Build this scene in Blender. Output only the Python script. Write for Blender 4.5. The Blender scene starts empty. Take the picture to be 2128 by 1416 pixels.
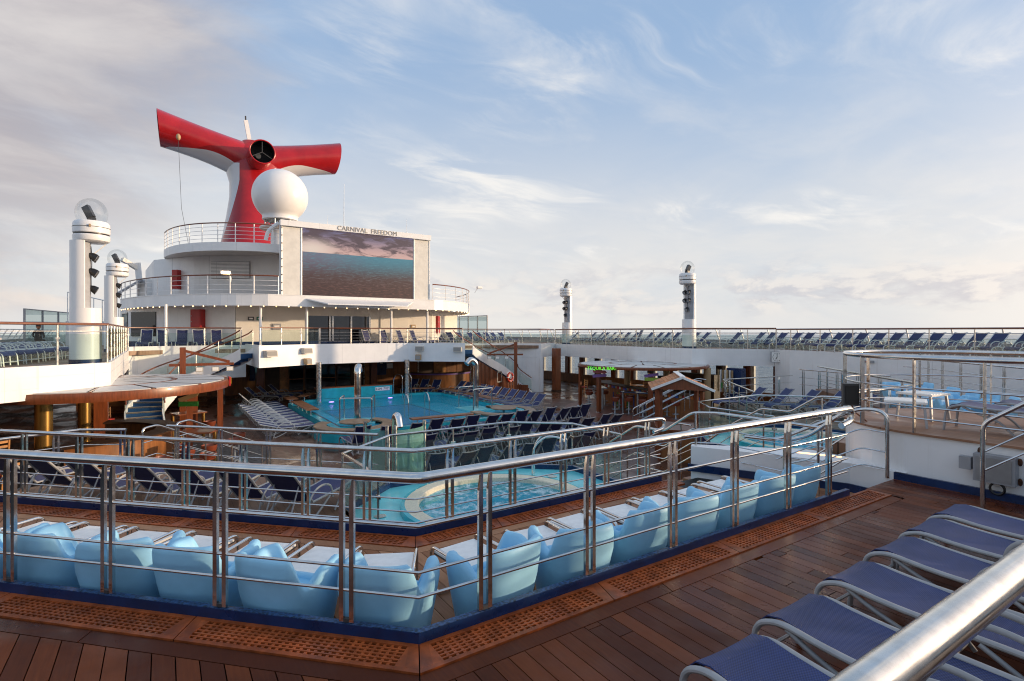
import bpy, math, random
from mathutils import Vector, Matrix
random.seed(7)
R = math.radians
scene = bpy.context.scene
COL = scene.collection

# ------------------------------------------------------------ camera
cam_data = bpy.data.cameras.new("camera")
cam = bpy.data.objects.new("camera", cam_data)
COL.objects.link(cam)
cam.location = (-10.0, 0.0, 4.0)
cam.rotation_euler = (R(90), 0, R(-33.3))
cam_data.sensor_width = 36.0
cam_data.lens = 36.0 * 1105.0 / 2128.0
cam_data.shift_y = -18.0 / 2128.0
cam_data.clip_start = 0.05
cam_data.clip_end = 20000
scene.camera = cam

# ------------------------------------------------------------ sun
SUN_DIR = Vector((0.836, -0.549, math.tan(R(7.0)))).normalized()
sun_data = bpy.data.lights.new("sun", 'SUN')
sun_data.energy = 2.3
sun_data.angle = R(0.9)
sun_data.color = (1.0, 0.73, 0.47)
sun = bpy.data.objects.new("sun", sun_data)
COL.objects.link(sun)
sun.rotation_euler = (-SUN_DIR).to_track_quat('-Z', 'Y').to_euler()

scene.view_settings.view_transform = 'Standard'
scene.view_settings.look = 'None'
scene.view_settings.exposure = 0.66
scene.view_settings.gamma = 1.0
scene.view_settings.use_curve_mapping = False
scene.cycles.max_bounces = 8
scene.cycles.transparent_max_bounces = 24
scene.cycles.use_denoising = True
scene.cycles.sample_clamp_indirect = 6.0
scene.cycles.filter_width = 1.1

# ------------------------------------------------------------ sky
world = bpy.data.worlds.new("World")
scene.world = world
world.use_nodes = True
wt = world.node_tree
wt.nodes.clear()

class NT:
    """tiny helper for node trees"""
    def __init__(s, tree): s.t = tree
    def n(s, typ, **kw):
        nd = s.t.nodes.new(typ)
        for k, v in kw.items(): setattr(nd, k, v)
        return nd
    def put(s, sock, val):
        if isinstance(val, bpy.types.NodeSocket): s.t.links.new(val, sock)
        else:
            try: sock.default_value = val
            except Exception:
                sock.default_value = tuple(val) + (1.0,)
    def m(s, op, a, b=None, c=None, clamp=False):
        nd = s.n('ShaderNodeMath', operation=op, use_clamp=clamp)
        s.put(nd.inputs[0], a)
        if b is not None: s.put(nd.inputs[1], b)
        if c is not None: s.put(nd.inputs[2], c)
        return nd.outputs[0]
    def vm(s, op, a, b=None):
        nd = s.n('ShaderNodeVectorMath', operation=op)
        s.put(nd.inputs[0], a)
        if b is not None:
            if op == 'SCALE': s.put(nd.inputs['Scale'], b)
            else: s.put(nd.inputs[1], b)
        return nd.outputs['Value'] if op in ('DOT_PRODUCT', 'LENGTH') else nd.outputs[0]
    def mix(s, f, a, b, blend='MIX'):
        nd = s.n('ShaderNodeMix', data_type='RGBA', blend_type=blend)
        s.put(nd.inputs[0], f)
        s.put(nd.inputs[6], a if isinstance(a, bpy.types.NodeSocket) else tuple(a)[:3] + (1.0,))
        s.put(nd.inputs[7], b if isinstance(b, bpy.types.NodeSocket) else tuple(b)[:3] + (1.0,))
        return nd.outputs[2]
    def noise(s, vec, scale, detail=4.0, rough=0.55, dist=0.0, col=False):
        nd = s.n('ShaderNodeTexNoise')
        if vec is not None: s.put(nd.inputs['Vector'], vec)
        s.put(nd.inputs['Scale'], scale); s.put(nd.inputs['Detail'], detail)
        s.put(nd.inputs['Roughness'], rough); s.put(nd.inputs['Distortion'], dist)
        return nd.outputs['Color' if col else 'Fac']
    def mapping(s, vec, loc=(0, 0, 0), rot=(0, 0, 0), scale=(1, 1, 1)):
        nd = s.n('ShaderNodeMapping')
        s.put(nd.inputs[0], vec)
        nd.inputs[1].default_value = loc; nd.inputs[2].default_value = rot; nd.inputs[3].default_value = scale
        return nd.outputs[0]
    def ss(s, x, lo, hi, to0=0.0, to1=1.0):
        nd = s.n('ShaderNodeMapRange', interpolation_type='SMOOTHSTEP')
        s.put(nd.inputs[0], x); s.put(nd.inputs[1], lo); s.put(nd.inputs[2], hi)
        s.put(nd.inputs[3], to0); s.put(nd.inputs[4], to1)
        return nd.outputs[0]
    def xyz(s, v):
        nd = s.n('ShaderNodeSeparateXYZ'); s.put(nd.inputs[0], v)
        return nd.outputs
    def cxyz(s, x, y, z):
        nd = s.n('ShaderNodeCombineXYZ')
        s.put(nd.inputs[0], x); s.put(nd.inputs[1], y); s.put(nd.inputs[2], z)
        return nd.outputs[0]

def lin(r, g, b):
    f = lambda c: ((c / 255.0) / 12.92) if c <= 10 else (((c / 255.0) + 0.055) / 1.055) ** 2.4
    return (f(r), f(g), f(b))

def build_sky():
    k = NT(wt)
    d = k.n('ShaderNodeTexCoord').outputs['Generated']
    d = k.vm('NORMALIZE', d)
    sx, sy, sz = k.xyz(d)
    zc = k.m('MAXIMUM', sz, 0.0)
    sky = k.n('ShaderNodeTexSky', sky_type='NISHITA')
    sky.sun_disc = False
    sky.sun_elevation = R(7.0)
    sky.sun_rotation = math.atan2(SUN_DIR.x, SUN_DIR.y)
    sky.altitude = 0.0
    sky.air_density = 1.0; sky.dust_density = 0.6; sky.ozone_density = 2.0
    c = sky.outputs[0]
    # lift of the clear sky between the clouds (thin high cloud everywhere)
    c = k.mix(0.72, c, [v * 10 for v in (0.262, 0.372, 0.545)])
    # bright veil towards the horizon
    veil = k.ss(zc, 0.03, 0.50, 1.0, 0.0)
    n_veil = k.noise(k.mapping(d, scale=(2.0, 2.0, 5.0)), 1.6, 5.0, 0.6, 0.6)
    veil = k.m('MULTIPLY', veil, k.ss(n_veil, 0.15, 0.60, 0.62, 1.0))
    c = k.mix(veil, c, [v * 10 for v in (0.535, 0.52, 0.50)])
    # cirrus wisps, laid on a high flat sheet
    inv = k.m('DIVIDE', 1.0, k.m('ADD', zc, 0.10))
    p = k.vm('SCALE', d, inv)
    p = k.vm('MULTIPLY', p, (1, 1, 0))
    warp = k.noise(p, 0.9, 3.0, 0.5, 0.0, True)
    p2 = k.vm('ADD', p, k.vm('SCALE', warp, 0.55))
    ci = k.noise(k.mapping(p2, rot=(0, 0, R(-24)), scale=(0.85, 1.75, 1.0)), 1.6, 9.0, 0.60, 0.5)
    patch = k.noise(k.mapping(p, loc=(3.1, 1.7, 0)), 0.8, 3.0, 0.55)
    cim = k.m('MULTIPLY', k.ss(ci, 0.44, 0.72), k.ss(patch, 0.42, 0.62))
    cim = k.m('MULTIPLY', cim, k.ss(zc, 0.03, 0.16))
    c = k.mix(k.m('MULTIPLY', cim, 0.85), c, [v * 10 for v in (0.62, 0.60, 0.57)])
    # low heap clouds in a band above the horizon
    az = k.m('ARCTAN2', sx, sy)
    q = k.cxyz(k.m('MULTIPLY', az, 7.0), k.m('MULTIPLY', sz, 17.0), 0.0)
    cu = k.noise(q, 1.15, 7.0, 0.60, 0.25)
    band = k.m('MULTIPLY', k.ss(sz, 0.015, 0.05), k.ss(sz, 0.07, 0.15, 1.0, 0.0))
    cum = k.m('MULTIPLY', k.ss(cu, 0.43, 0.60), band)
    qs = k.vm('ADD', q, (0.16, 0.20, 0.0))
    lit = k.ss(k.m('SUBTRACT', cu, k.noise(qs, 1.15, 7.0, 0.60, 0.25)), -0.06, 0.08)
    cc = k.mix(lit, [v * 10 for v in (0.38, 0.372, 0.40)], [v * 10 for v in (0.57, 0.53, 0.495)])
    # low clouds away from the sun take its warm light full on
    anti = k.ss(k.vm('DOT_PRODUCT', d, (-SUN_DIR.x, -SUN_DIR.y, 0.0)), 0.35, 0.85)
    cc = k.mix(k.m('MULTIPLY', anti, 0.75), cc, [v * 10 for v in (0.60, 0.49, 0.41)])
    c = k.mix(k.m('MULTIPLY', cum, 0.68), c, cc)
    # one large grey cloud bank standing high over the port side
    bank_dir = Vector((-0.31, 0.83, 0.47)).normalized()
    dd = k.vm('DOT_PRODUCT', d, tuple(bank_dir))
    bn = k.noise(k.mapping(d, scale=(1.0, 1.0, 1.8)), 2.1, 8.0, 0.6, 0.5)
    bm = k.m('ADD', dd, k.m('MULTIPLY', k.m('SUBTRACT', bn, 0.5), 0.30))
    bm = k.ss(bm, 0.87, 0.985)
    bcol = k.mix(k.ss(bn, 0.48, 0.76), [v * 10 for v in (0.28, 0.26, 0.28)], [v * 10 for v in (0.48, 0.44, 0.42)])
    c = k.mix(k.m('MULTIPLY', bm, 0.92), c, bcol)
    # soft sheet of broken high cloud
    sh = k.noise(k.mapping(p2, loc=(5.3, 2.2, 0), scale=(1.0, 1.5, 1.0)), 1.0, 8.0, 0.58, 0.4)
    c = k.mix(k.m('MULTIPLY', k.ss(sh, 0.46, 0.70), k.m('MULTIPLY', 0.30, k.ss(zc, 0.04, 0.2))), c, [v * 10 for v in (0.55, 0.535, 0.52)])
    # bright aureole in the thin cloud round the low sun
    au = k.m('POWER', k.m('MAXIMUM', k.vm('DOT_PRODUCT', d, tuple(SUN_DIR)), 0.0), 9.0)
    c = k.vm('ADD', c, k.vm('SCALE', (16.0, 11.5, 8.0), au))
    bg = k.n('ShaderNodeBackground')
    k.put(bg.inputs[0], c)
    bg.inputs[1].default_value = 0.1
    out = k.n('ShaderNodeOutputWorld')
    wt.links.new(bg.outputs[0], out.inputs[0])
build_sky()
# ------------------------------------------------------------ mesh helpers
OFF = {}          # object name -> world offset its mesh coordinates are given against

class MB:
    def __init__(s): s.v = []; s.f = []
    def add(s, vs, fs):
        o = len(s.v); s.v += [tuple(p) for p in vs]; s.f += [tuple(i + o for i in q) for q in fs]; return s
    def box(s, cx, cy, cz, sx, sy, sz, rz=0.0):
        c, n = math.cos(rz), math.sin(rz); vs = []
        for z in (-.5, .5):
            for x, y in ((-.5, -.5), (.5, -.5), (.5, .5), (-.5, .5)):
                X, Y = x * sx, y * sy
                vs.append((cx + X * c - Y * n, cy + X * n + Y * c, cz + z * sz))
        return s.add(vs, [(3, 2, 1, 0), (4, 5, 6, 7), (0, 1, 5, 4), (1, 2, 6, 5), (2, 3, 7, 6), (3, 0, 4, 7)])
    def bar(s, p0, p1, w, h, up=(0, 0, 1)):
        p0, p1 = Vector(p0), Vector(p1); d = (p1 - p0).normalized(); up = Vector(up)
        if abs(d.dot(up)) > .98: up = Vector((0, 1, 0))
        a = d.cross(up).normalized(); b = a.cross(d).normalized(); vs = []
        for p in (p0, p1):
            for x, y in ((-.5, -.5), (.5, -.5), (.5, .5), (-.5, .5)): vs.append(p + a * x * w + b * y * h)
        return s.add(vs, [(3, 2, 1, 0), (4, 5, 6, 7), (0, 1, 5, 4), (1, 2, 6, 5), (2, 3, 7, 6), (3, 0, 4, 7)])
    def tube(s, pts, r, n=8, closed=False, sq=1.0, caps=True):
        pts = [Vector(p) for p in pts]; m = len(pts)
        rr = r if isinstance(r, (list, tuple)) else [r] * m
        tang = []
        for i in range(m):
            a = pts[i] - pts[i - 1] if (i > 0 or closed) else pts[1] - pts[0]
            b = pts[(i + 1) % m] - pts[i] if (i < m - 1 or closed) else pts[-1] - pts[-2]
            t = a.normalized() + b.normalized()
            tang.append(t.normalized() if t.length > 1e-6 else a.normalized())
        t0 = tang[0]
        u = Vector((0, 0, 1)) if abs(t0.z) < .9 else Vector((1, 0, 0))
        nrm = (u - t0 * u.dot(t0)).normalized(); vs = []; fs = []
        for i in range(m):
            t = tang[i]; nrm = nrm - t * nrm.dot(t)
            nrm = nrm.normalized() if nrm.length > 1e-6 else t.orthogonal().normalized()
            bi = t.cross(nrm)
            k = 1.0
            if 0 < i < m - 1 or closed:
                a = (pts[i] - pts[i - 1]).normalized(); k = 1.0 / max(.5, a.dot(t))
            for j in range(n):
                an = 2 * math.pi * j / n
                o = nrm * math.cos(an) * rr[i] * sq + bi * math.sin(an) * rr[i]
                vs.append(pts[i] + o * (1.0 if k < 1.02 else k))
        for i in range(m if closed else m - 1):
            a, b = i * n, ((i + 1) % m) * n
            for j in range(n): fs.append((a + j, a + (j + 1) % n, b + (j + 1) % n, b + j))
        if not closed and caps:
            fs.append(tuple(reversed(range(n)))); fs.append(tuple((m - 1) * n + j for j in range(n)))
        return s.add(vs, fs)
    def cyl(s, p0, p1, r, r1=None, n=14):
        return s.tube([p0, p1], [r, r if r1 is None else r1], n)
    def lathe(s, prof, n=24, cx=0., cy=0., a0=0., a1=360., cz=0.):
        full = abs(a1 - a0 - 360) < 1e-6; k = n if full else n + 1; vs = []; fs = []
        for r, z in prof:
            for j in range(k):
                a = R(a0 + (a1 - a0) * j / n); vs.append((cx + r * math.cos(a), cy + r * math.sin(a), cz + z))
        for i in range(len(prof) - 1):
            for j in range(n):
                j2 = (j + 1) % k
                fs.append((i * k + j, i * k + j2, (i + 1) * k + j2, (i + 1) * k + j))
        return s.add(vs, fs)
    def prism(s, poly, z0, z1):
        a = sum(poly[i][0] * poly[(i + 1) % len(poly)][1] - poly[(i + 1) % len(poly)][0] * poly[i][1] for i in range(len(poly)))
        if a < 0: poly = poly[::-1]
        n = len(poly)
        vs = [(x, y, z0) for x, y in poly] + [(x, y, z1) for x, y in poly]
        return s.add(vs, [tuple(reversed(range(n))), tuple(range(n, 2 * n))] + [(i, (i + 1) % n, n + (i + 1) % n, n + i) for i in range(n)])
    def sheet(s, poly, z):
        return s.add([(p[0], p[1], z) for p in poly], [tuple(range(len(poly)))])
    def wall(s, path, z0, z1, th, side=0.0, closed=False):
        """upright band of thickness th along a plan polyline; side -1..1 shifts it off the line"""
        L, Rr = offset_path(path, th * (.5 + side * .5), closed), offset_path(path, -th * (.5 - side * .5), closed)
        n = len(path); vs = []; fs = []
        f0 = z0 if callable(z0) else (lambda i: z0); f1 = z1 if callable(z1) else (lambda i: z1)
        for i in range(n):
            vs += [(*L[i], f0(i)), (*Rr[i], f0(i)), (*Rr[i], f1(i)), (*L[i], f1(i))]
        for i in range(n if closed else n - 1):
            a, b = 4 * i, 4 * ((i + 1) % n)
            for j in range(4): fs.append((a + j, a + (j + 1) % 4, b + (j + 1) % 4, b + j))
        if not closed: fs += [(3, 2, 1, 0), (4 * n - 4, 4 * n - 3, 4 * n - 2, 4 * n - 1)]
        return s.add(vs, fs)
    def sphere(s, c, r, nu=20, nv=12, sc=(1, 1, 1), z0=-1., z1=1.):
        a0, a1 = math.asin(z0), math.asin(z1); pr = []
        vs = []; fs = []
        for i in range(nv + 1):
            a = a0 + (a1 - a0) * i / nv
            for j in range(nu):
                b = 2 * math.pi * j / nu
                vs.append((c[0] + r * sc[0] * math.cos(a) * math.cos(b), c[1] + r * sc[1] * math.cos(a) * math.sin(b), c[2] + r * sc[2] * math.sin(a)))
        for i in range(nv):
            for j in range(nu): fs.append((i * nu + j, i * nu + (j + 1) % nu, (i + 1) * nu + (j + 1) % nu, (i + 1) * nu + j))
        return s.add(vs, fs)
    def build(s, name, mat, parent=None, smooth=True, off=None, ang=40):
        o3 = off if off is not None else (OFF.get(parent.name) if parent is not None else None)
        me = bpy.data.meshes.new(name)
        vs = s.v if o3 is None else [(x - o3[0], y - o3[1], z - o3[2]) for x, y, z in s.v]
        me.from_pydata(vs, [], s.f)
        if smooth:
            me.polygons.foreach_set('use_smooth', [True] * len(me.polygons))
            me.set_sharp_from_angle(angle=R(ang))
        me.materials.append(mat if not isinstance(mat, str) else M[mat])
        ob = bpy.data.objects.new(name, me); COL.objects.link(ob)
        if parent is not None:
            ob.parent = parent
            if o3 is not None: OFF[ob.name] = o3
        return ob

def offset_path(path, d, closed=False):
    n = len(path); out = []
    for i in range(n):
        p = Vector(path[i][:2])
        a = (p - Vector(path[i - 1][:2])) if (i > 0 or closed) else None
        b = (Vector(path[(i + 1) % n][:2]) - p) if (i < n - 1 or closed) else None
        if a is None: a = b
        if b is None: b = a
        a = a.normalized(); b = b.normalized()
        na, nb = Vector((-a.y, a.x)), Vector((-b.y, b.x))
        m = (na + nb); m = m.normalized() if m.length > 1e-6 else na
        k = 1.0 / max(.35, m.dot(na))
        q = p + m * d * k; out.append((q.x, q.y))
    return out

def fillet(pts, r, n=5):
    """round the corners of a 3D polyline"""
    pts = [Vector(p) for p in pts]; out = [pts[0]]
    for i in range(1, len(pts) - 1):
        a, b = (pts[i - 1] - pts[i]), (pts[i + 1] - pts[i])
        q = min(r, a.length * .48, b.length * .48)
        p0, p2 = pts[i] + a.normalized() * q, pts[i] + b.normalized() * q
        for j in range(n + 1):
            t = j / n
            out.append(p0 * (1 - t) ** 2 + pts[i] * 2 * t * (1 - t) + p2 * t * t)
    out.append(pts[-1]); return out

def clip_poly(poly, nx, ny, c):
    """keep the part of a plan polygon where nx*x+ny*y <= c"""
    out = []
    for i in range(len(poly)):
        p, q = poly[i], poly[(i + 1) % len(poly)]
        dp, dq = nx * p[0] + ny * p[1] - c, nx * q[0] + ny * q[1] - c
        if dp <= 0: out.append(p)
        if (dp < 0 < dq) or (dq < 0 < dp):
            t = dp / (dp - dq); out.append((p[0] + (q[0] - p[0]) * t, p[1] + (q[1] - p[1]) * t))
    return out

def area(poly):
    return abs(sum(poly[i][0] * poly[(i + 1) % len(poly)][1] - poly[(i + 1) % len(poly)][0] * poly[i][1] for i in range(len(poly)))) / 2

def resample(path, step):
    """evenly spaced points (with tangents) along a polyline"""
    pts = [Vector(p) for p in path]; L = [0]
    for a, b in zip(pts, pts[1:]): L.append(L[-1] + (b - a).length)
    n = max(1, round(L[-1] / step)); out = []
    for i in range(n + 1):
        t = L[-1] * i / n; j = 0
        while j < len(L) - 2 and L[j + 1] < t: j += 1
        f = (t - L[j]) / max(1e-9, L[j + 1] - L[j])
        out.append((pts[j].lerp(pts[j + 1], f), (pts[j + 1] - pts[j]).normalized()))
    return out

def tag(o, label=None, cat=None, group=None, kind=None):
    if label: o['label'] = label
    if cat: o['category'] = cat
    if group: o['group'] = group
    if kind: o['kind'] = kind
    return o

def thing(name, label, cat, loc=(0, 0, 0), rz=0.0, group=None, world=True):
    o = bpy.data.objects.new(name, None); COL.objects.link(o)
    o.empty_display_size = .1
    o.location = loc; o.rotation_euler = (0, 0, rz)
    if world: OFF[o.name] = tuple(loc)
    return tag(o, label, cat, group)

def struct(name, mb, mat, **kw):
    return tag(mb.build(name, mat, **kw), kind='structure')

def copy_tree(o, loc, rz, label=None, group=None):
    def rec(src, par):
        c = src.copy(); COL.objects.link(c)
        if par is not None: c.parent = par
        for ch in src.children: rec(ch, c)
        return c
    r = rec(o, None); r.location = loc; r.rotation_euler = (0, 0, rz)
    if label: r['label'] = label
    if group: r['group'] = group
    return r

class Stamp:
    """first use moves the model itself, later uses copy it"""
    def __init__(s, proto): s.p = proto; s.used = False
    def put(s, loc, rz, label, group=None):
        if not s.used:
            s.used = True; o = s.p; o.location = loc; o.rotation_euler = (0, 0, rz); o['label'] = label
            if group: o['group'] = group
            return o
        return copy_tree(s.p, loc, rz, label, group)
    def drop(s):
        if not s.used:
            for c in list(s.p.children): bpy.data.objects.remove(c)
            bpy.data.objects.remove(s.p)

def text_part(name, body, size, mat, parent, loc, rot, ext=.004):
    cu = bpy.data.curves.new(name, 'FONT'); cu.body = body; cu.size = size; cu.extrude = ext
    cu.align_x = 'CENTER'; cu.align_y = 'CENTER'; cu.resolution_u = 3
    tmp = bpy.data.objects.new(name + '_curve', cu); COL.objects.link(tmp)
    bpy.context.view_layer.update()
    me = bpy.data.meshes.new_from_object(tmp.evaluated_get(bpy.context.evaluated_depsgraph_get()))
    bpy.data.objects.remove(tmp); me.materials.clear(); me.materials.append(M[mat])
    o = bpy.data.objects.new(name, me); COL.objects.link(o)
    if parent is not None:
        o.parent = parent; of = OFF.get(parent.name, (0, 0, 0)); loc = [a - b for a, b in zip(loc, of)]
    o.location = loc; o.rotation_euler = rot
    return o

_ONES = "first second third fourth fifth sixth seventh eighth ninth tenth eleventh twelfth thirteenth fourteenth fifteenth sixteenth seventeenth eighteenth nineteenth".split()
_TENS = {2: 'twent', 3: 'thirt', 4: 'fort', 5: 'fift'}
def nth(i):
    if i < 20: return _ONES[i - 1]
    t, u = divmod(i, 10)
    return _TENS[t] + ('ieth' if u == 0 else 'y-' + _ONES[u - 1])
# ------------------------------------------------------------ materials
M = {}
def mat(name, col, rough=.5, metal=0., var=0., scale=6., bump=0., bscale=40., spec=None, coat=0., rvar=0., objvar=0., stretch=(1, 1, 1), emit=None, estr=0., sheen=0.):
    m = bpy.data.materials.new(name); m.use_nodes = True; k = NT(m.node_tree)
    b = m.node_tree.nodes['Principled BSDF']
    b.inputs['Roughness'].default_value = rough; b.inputs['Metallic'].default_value = metal
    if spec is not None: b.inputs['Specular IOR Level'].default_value = spec
    if coat: b.inputs['Coat Weight'].default_value = coat; b.inputs['Coat Roughness'].default_value = .08
    tc = k.n('ShaderNodeTexCoord').outputs['Object']
    vec = k.mapping(tc, scale=stretch)
    c = tuple(col) + (1.,)
    b.inputs['Base Color'].default_value = c
    cs = None
    if var:
        nz = k.noise(vec, scale, 5., .6)
        cs = k.mix(k.ss(nz, .3, .7), [v * (1 - var) for v in col], [min(1, v * (1 + var)) for v in col])
    if objvar:
        oi = k.n('ShaderNodeObjectInfo').outputs['Random']
        f = k.m('ADD', 1 - objvar, k.m('MULTIPLY', oi, 2 * objvar))
        cs = k.vm('SCALE', cs if cs is not None else tuple(col), f)
    if cs is not None: k.put(b.inputs['Base Color'], cs)
    if rvar:
        nz2 = k.noise(vec, scale * .7, 4., .6)
        k.put(b.inputs['Roughness'], k.ss(nz2, .3, .7, max(.02, rough - rvar), min(1, rough + rvar)))
    if bump:
        nb = k.noise(vec, bscale, 4., .6)
        bn = k.n('ShaderNodeBump'); bn.inputs['Strength'].default_value = bump; bn.inputs['Distance'].default_value = .01
        k.put(bn.inputs['Height'], nb); k.put(b.inputs['Normal'], bn.outputs[0])
    if emit is not None:
        b.inputs['Emission Color'].default_value = tuple(emit) + (1.,); b.inputs['Emission Strength'].default_value = estr
    M[name] = m
    return m

mat('white_paint', (.86, .86, .85), .38, var=.035, scale=1.3, rvar=.08, bump=.04, bscale=3)
mat('cream_paint', (.80, .76, .68), .45, var=.04, scale=1.5)
mat('white_enamel', (.86, .86, .85), .28, var=.02, scale=2)
mat('navy_kerb', (.004, .025, .095), .34, var=.25, scale=5, rvar=.1)
mat('kerb_edge', (.02, .05, .13), .4, var=.95, scale=45)
mat('steel', (.66, .65, .63), .16, 1., var=.10, scale=9, rvar=.07)
mat('steel_soft', (.60, .59, .57), .30, 1., var=.12, scale=12, rvar=.1)
mat('chrome', (.78, .78, .77), .10, 1.)
mat('lounger_frame', (.36, .36, .36), .45, .0, var=.08, scale=8)
mat('lounger_frame_pale', (.66, .68, .66), .42, .1, var=.06, scale=8)
mat('grey_frame', (.36, .37, .39), .40, .4, var=.1, scale=6)
mat('chair_blue', (.31, .63, .85), .55, var=.06, scale=3, rvar=.06, objvar=.05)
mat('table_white', (.91, .90, .86), .35, var=.05, scale=14)
mat('pool_tile', (.03, .46, .54), .22, var=.12, scale=3)
mat('pool_tile_pale', (.17, .68, .74), .25, var=.1, scale=3)
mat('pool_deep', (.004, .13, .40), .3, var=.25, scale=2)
mat('ring_tile', (.72, .66, .50), .4, var=.12, scale=30)
mat('wood_post', (.21, .055, .017), .34, var=.25, scale=3, stretch=(6, 6, .6), coat=.25)
mat('wood_rail', (.20, .06, .022), .28, var=.2, scale=4, coat=.3)
mat('wood_panel', (.26, .10, .03), .42, var=.3, scale=2.2, stretch=(4, 4, .5))
mat('wood_dark', (.06, .028, .014), .5, var=.3, scale=3)
mat('wood_honey', (.48, .22, .07), .38, var=.25, scale=4)
mat('bench_teak', (.30, .12, .05), .36, var=.25, scale=5, coat=.15)
mat('teak_bar', (.30, .19, .11), .45, var=.25, scale=5)
mat('grating_wood', (.33, .078, .020), .42, var=.35, scale=7, rvar=.12, objvar=.18, spec=.3)
mat('red_paint', (.42, .015, .015), .35, var=.1, scale=2)
mat('funnel_red', (.46, .008, .012), .24, var=.10, scale=.5, coat=.3)
mat('lifebuoy_red', (.62, .045, .02), .4)
mat('black', (.012, .012, .013), .4)
mat('charcoal', (.05, .05, .052), .45)
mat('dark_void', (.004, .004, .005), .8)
mat('dark_glass', (.012, .014, .017), .06, spec=.6)
mat('gold_column', (.46, .27, .08), .26, .85)
mat('blue_carpet', (.012, .075, .20), .75, var=.15, scale=20)
mat('nosing', (.42, .34, .22), .55)
mat('grey_metal', (.34, .35, .36), .4, .6, var=.1, scale=4)
mat('box_grey', (.34, .35, .37), .5, .2, var=.1, scale=3)
mat('rust', (.07, .025, .010), .9, var=.6, scale=30)
mat('speaker_grey', (.50, .48, .43), .55)
mat('speaker_face', (.30, .29, .27), .7)
mat('mesh_cloth', (.74, .72, .66), .8, var=.06, scale=3)
mat('hull', (.55, .56, .57), .5)
mat('carpet', (.10, .09, .08), .9, var=.5, scale=9)
mat('tile_terracotta', (.20, .075, .055), .35, var=.3, scale=6)
mat('stool_seat', (.23, .05, .02), .35, coat=.2)
mat('table_navy', (.015, .035, .10), .25, coat=.3)
mat('sign_green', (.03, .20, .03), .5, var=.3, scale=30)
mat('sign_purple', (.25, .13, .42), .5)
mat('sign_pink', (.50, .12, .16), .5)
mat('sign_lime', (.32, .48, .06), .5)
mat('sign_tan', (.45, .30, .15), .5)
mat('skin', (.30, .15, .09), .55)
mat('shirt_dark', (.03, .03, .035), .8)
mat('shirt_red', (.35, .05, .04), .8)
mat('hair', (.01, .008, .006), .6)
mat('shingle', (.58, .21, .055), .62, var=.3, scale=4, objvar=.2)
mat('bulb', (1, .8, .5), .3, emit=(1., .66, .32), estr=3.)
mat('flood_lit', (1, .85, .6), .3, emit=(1., .70, .34), estr=9.)
mat('light_strip', (1, .6, .3), .3, emit=(1., .50, .18), estr=2.2)
mat('pool_lamp', (.6, .4, 1), .3, emit=(.45, .25, 1.), estr=3.)
mat('neon_green', (.1, .6, .05), .4, emit=(.12, .75, .03), estr=.75)
mat('letter_grey', (.33, .31, .28), .5)
mat('exit_green', (.01, .16, .10), .4)
mat('yellow', (.65, .40, .03), .5)
mat('stripe_blue', (.02, .10, .45), .5)
mat('stripe_red', (.45, .02, .02), .5)
mat('stripe_green', (.02, .25, .04), .5)
mat('orange', (.60, .16, .02), .5)
mat('caulk', (.008, .007, .006), .6)

def weather(name, seam=2.35):
    """plate seams and faint run-off streaks on the white paintwork"""
    m = M[name]; k = NT(m.node_tree); b = m.node_tree.nodes['Principled BSDF']
    src = b.inputs['Base Color'].links[0].from_socket
    geo = k.n('ShaderNodeNewGeometry').outputs['Position']; x, y, z = k.xyz(geo)
    fr = k.m('FRACT', k.m('DIVIDE', k.m('ADD', k.m('MULTIPLY', x, .93), k.m('MULTIPLY', y, .71)), seam))
    line = k.m('LESS_THAN', fr, .006)
    st = k.noise(k.mapping(geo, scale=(7., 7., .35)), 1.0, 5., .6)
    c = k.mix(k.m('MULTIPLY', k.ss(st, .58, .78), .22), src, (.42, .33, .24))
    c = k.mix(k.m('MULTIPLY', line, .30), c, (.30, .31, .33))
    k.put(b.inputs['Base Color'], c)
weather('white_paint'); weather('cream_paint')

def glass_mat(name, tint, refl=.10, rough=.0, haze=0., hcol=(.5, .6, .6)):
    m = bpy.data.materials.new(name); m.use_nodes = True; t = m.node_tree; t.nodes.clear(); k = NT(t)
    tr = k.n('ShaderNodeBsdfTransparent'); tr.inputs[0].default_value = tuple(tint) + (1,)
    gl = k.n('ShaderNodeBsdfGlossy'); gl.inputs['Roughness'].default_value = rough
    lw = k.n('ShaderNodeLayerWeight'); lw.inputs[0].default_value = .25
    f = k.m('ADD', refl, k.m('MULTIPLY', lw.outputs['Fresnel'], .16), clamp=True)
    mx = k.n('ShaderNodeMixShader'); k.put(mx.inputs[0], f)
    t.links.new(tr.outputs[0], mx.inputs[1]); t.links.new(gl.outputs[0], mx.inputs[2])
    res = mx.outputs[0]
    if haze:
        df = k.n('ShaderNodeBsdfDiffuse'); df.inputs[0].default_value = tuple(hcol) + (1,)
        m2 = k.n('ShaderNodeMixShader'); m2.inputs[0].default_value = haze
        t.links.new(res, m2.inputs[1]); t.links.new(df.outputs[0], m2.inputs[2]); res = m2.outputs[0]
    o = k.n('ShaderNodeOutputMaterial'); t.links.new(res, o.inputs[0])
    M[name] = m
glass_mat('rail_glass', (.90, .95, .93), .02, 0., .008, (.55, .62, .58))
glass_mat('smoked_glass', (.42, .44, .38), .06, 0., .10, (.16, .15, .10))
glass_mat('aqua_glass', (.55, .85, .80), .05, .05, .38, (.30, .62, .56))
glass_mat('clear_dome', (.96, .97, .97), .05)
glass_mat('screen_glass', (.72, .80, .80), .10)
glass_mat('window_glass', (.86, .90, .92), .06)
glass_mat('dark_pane', (.08, .09, .10), .16)

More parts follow.
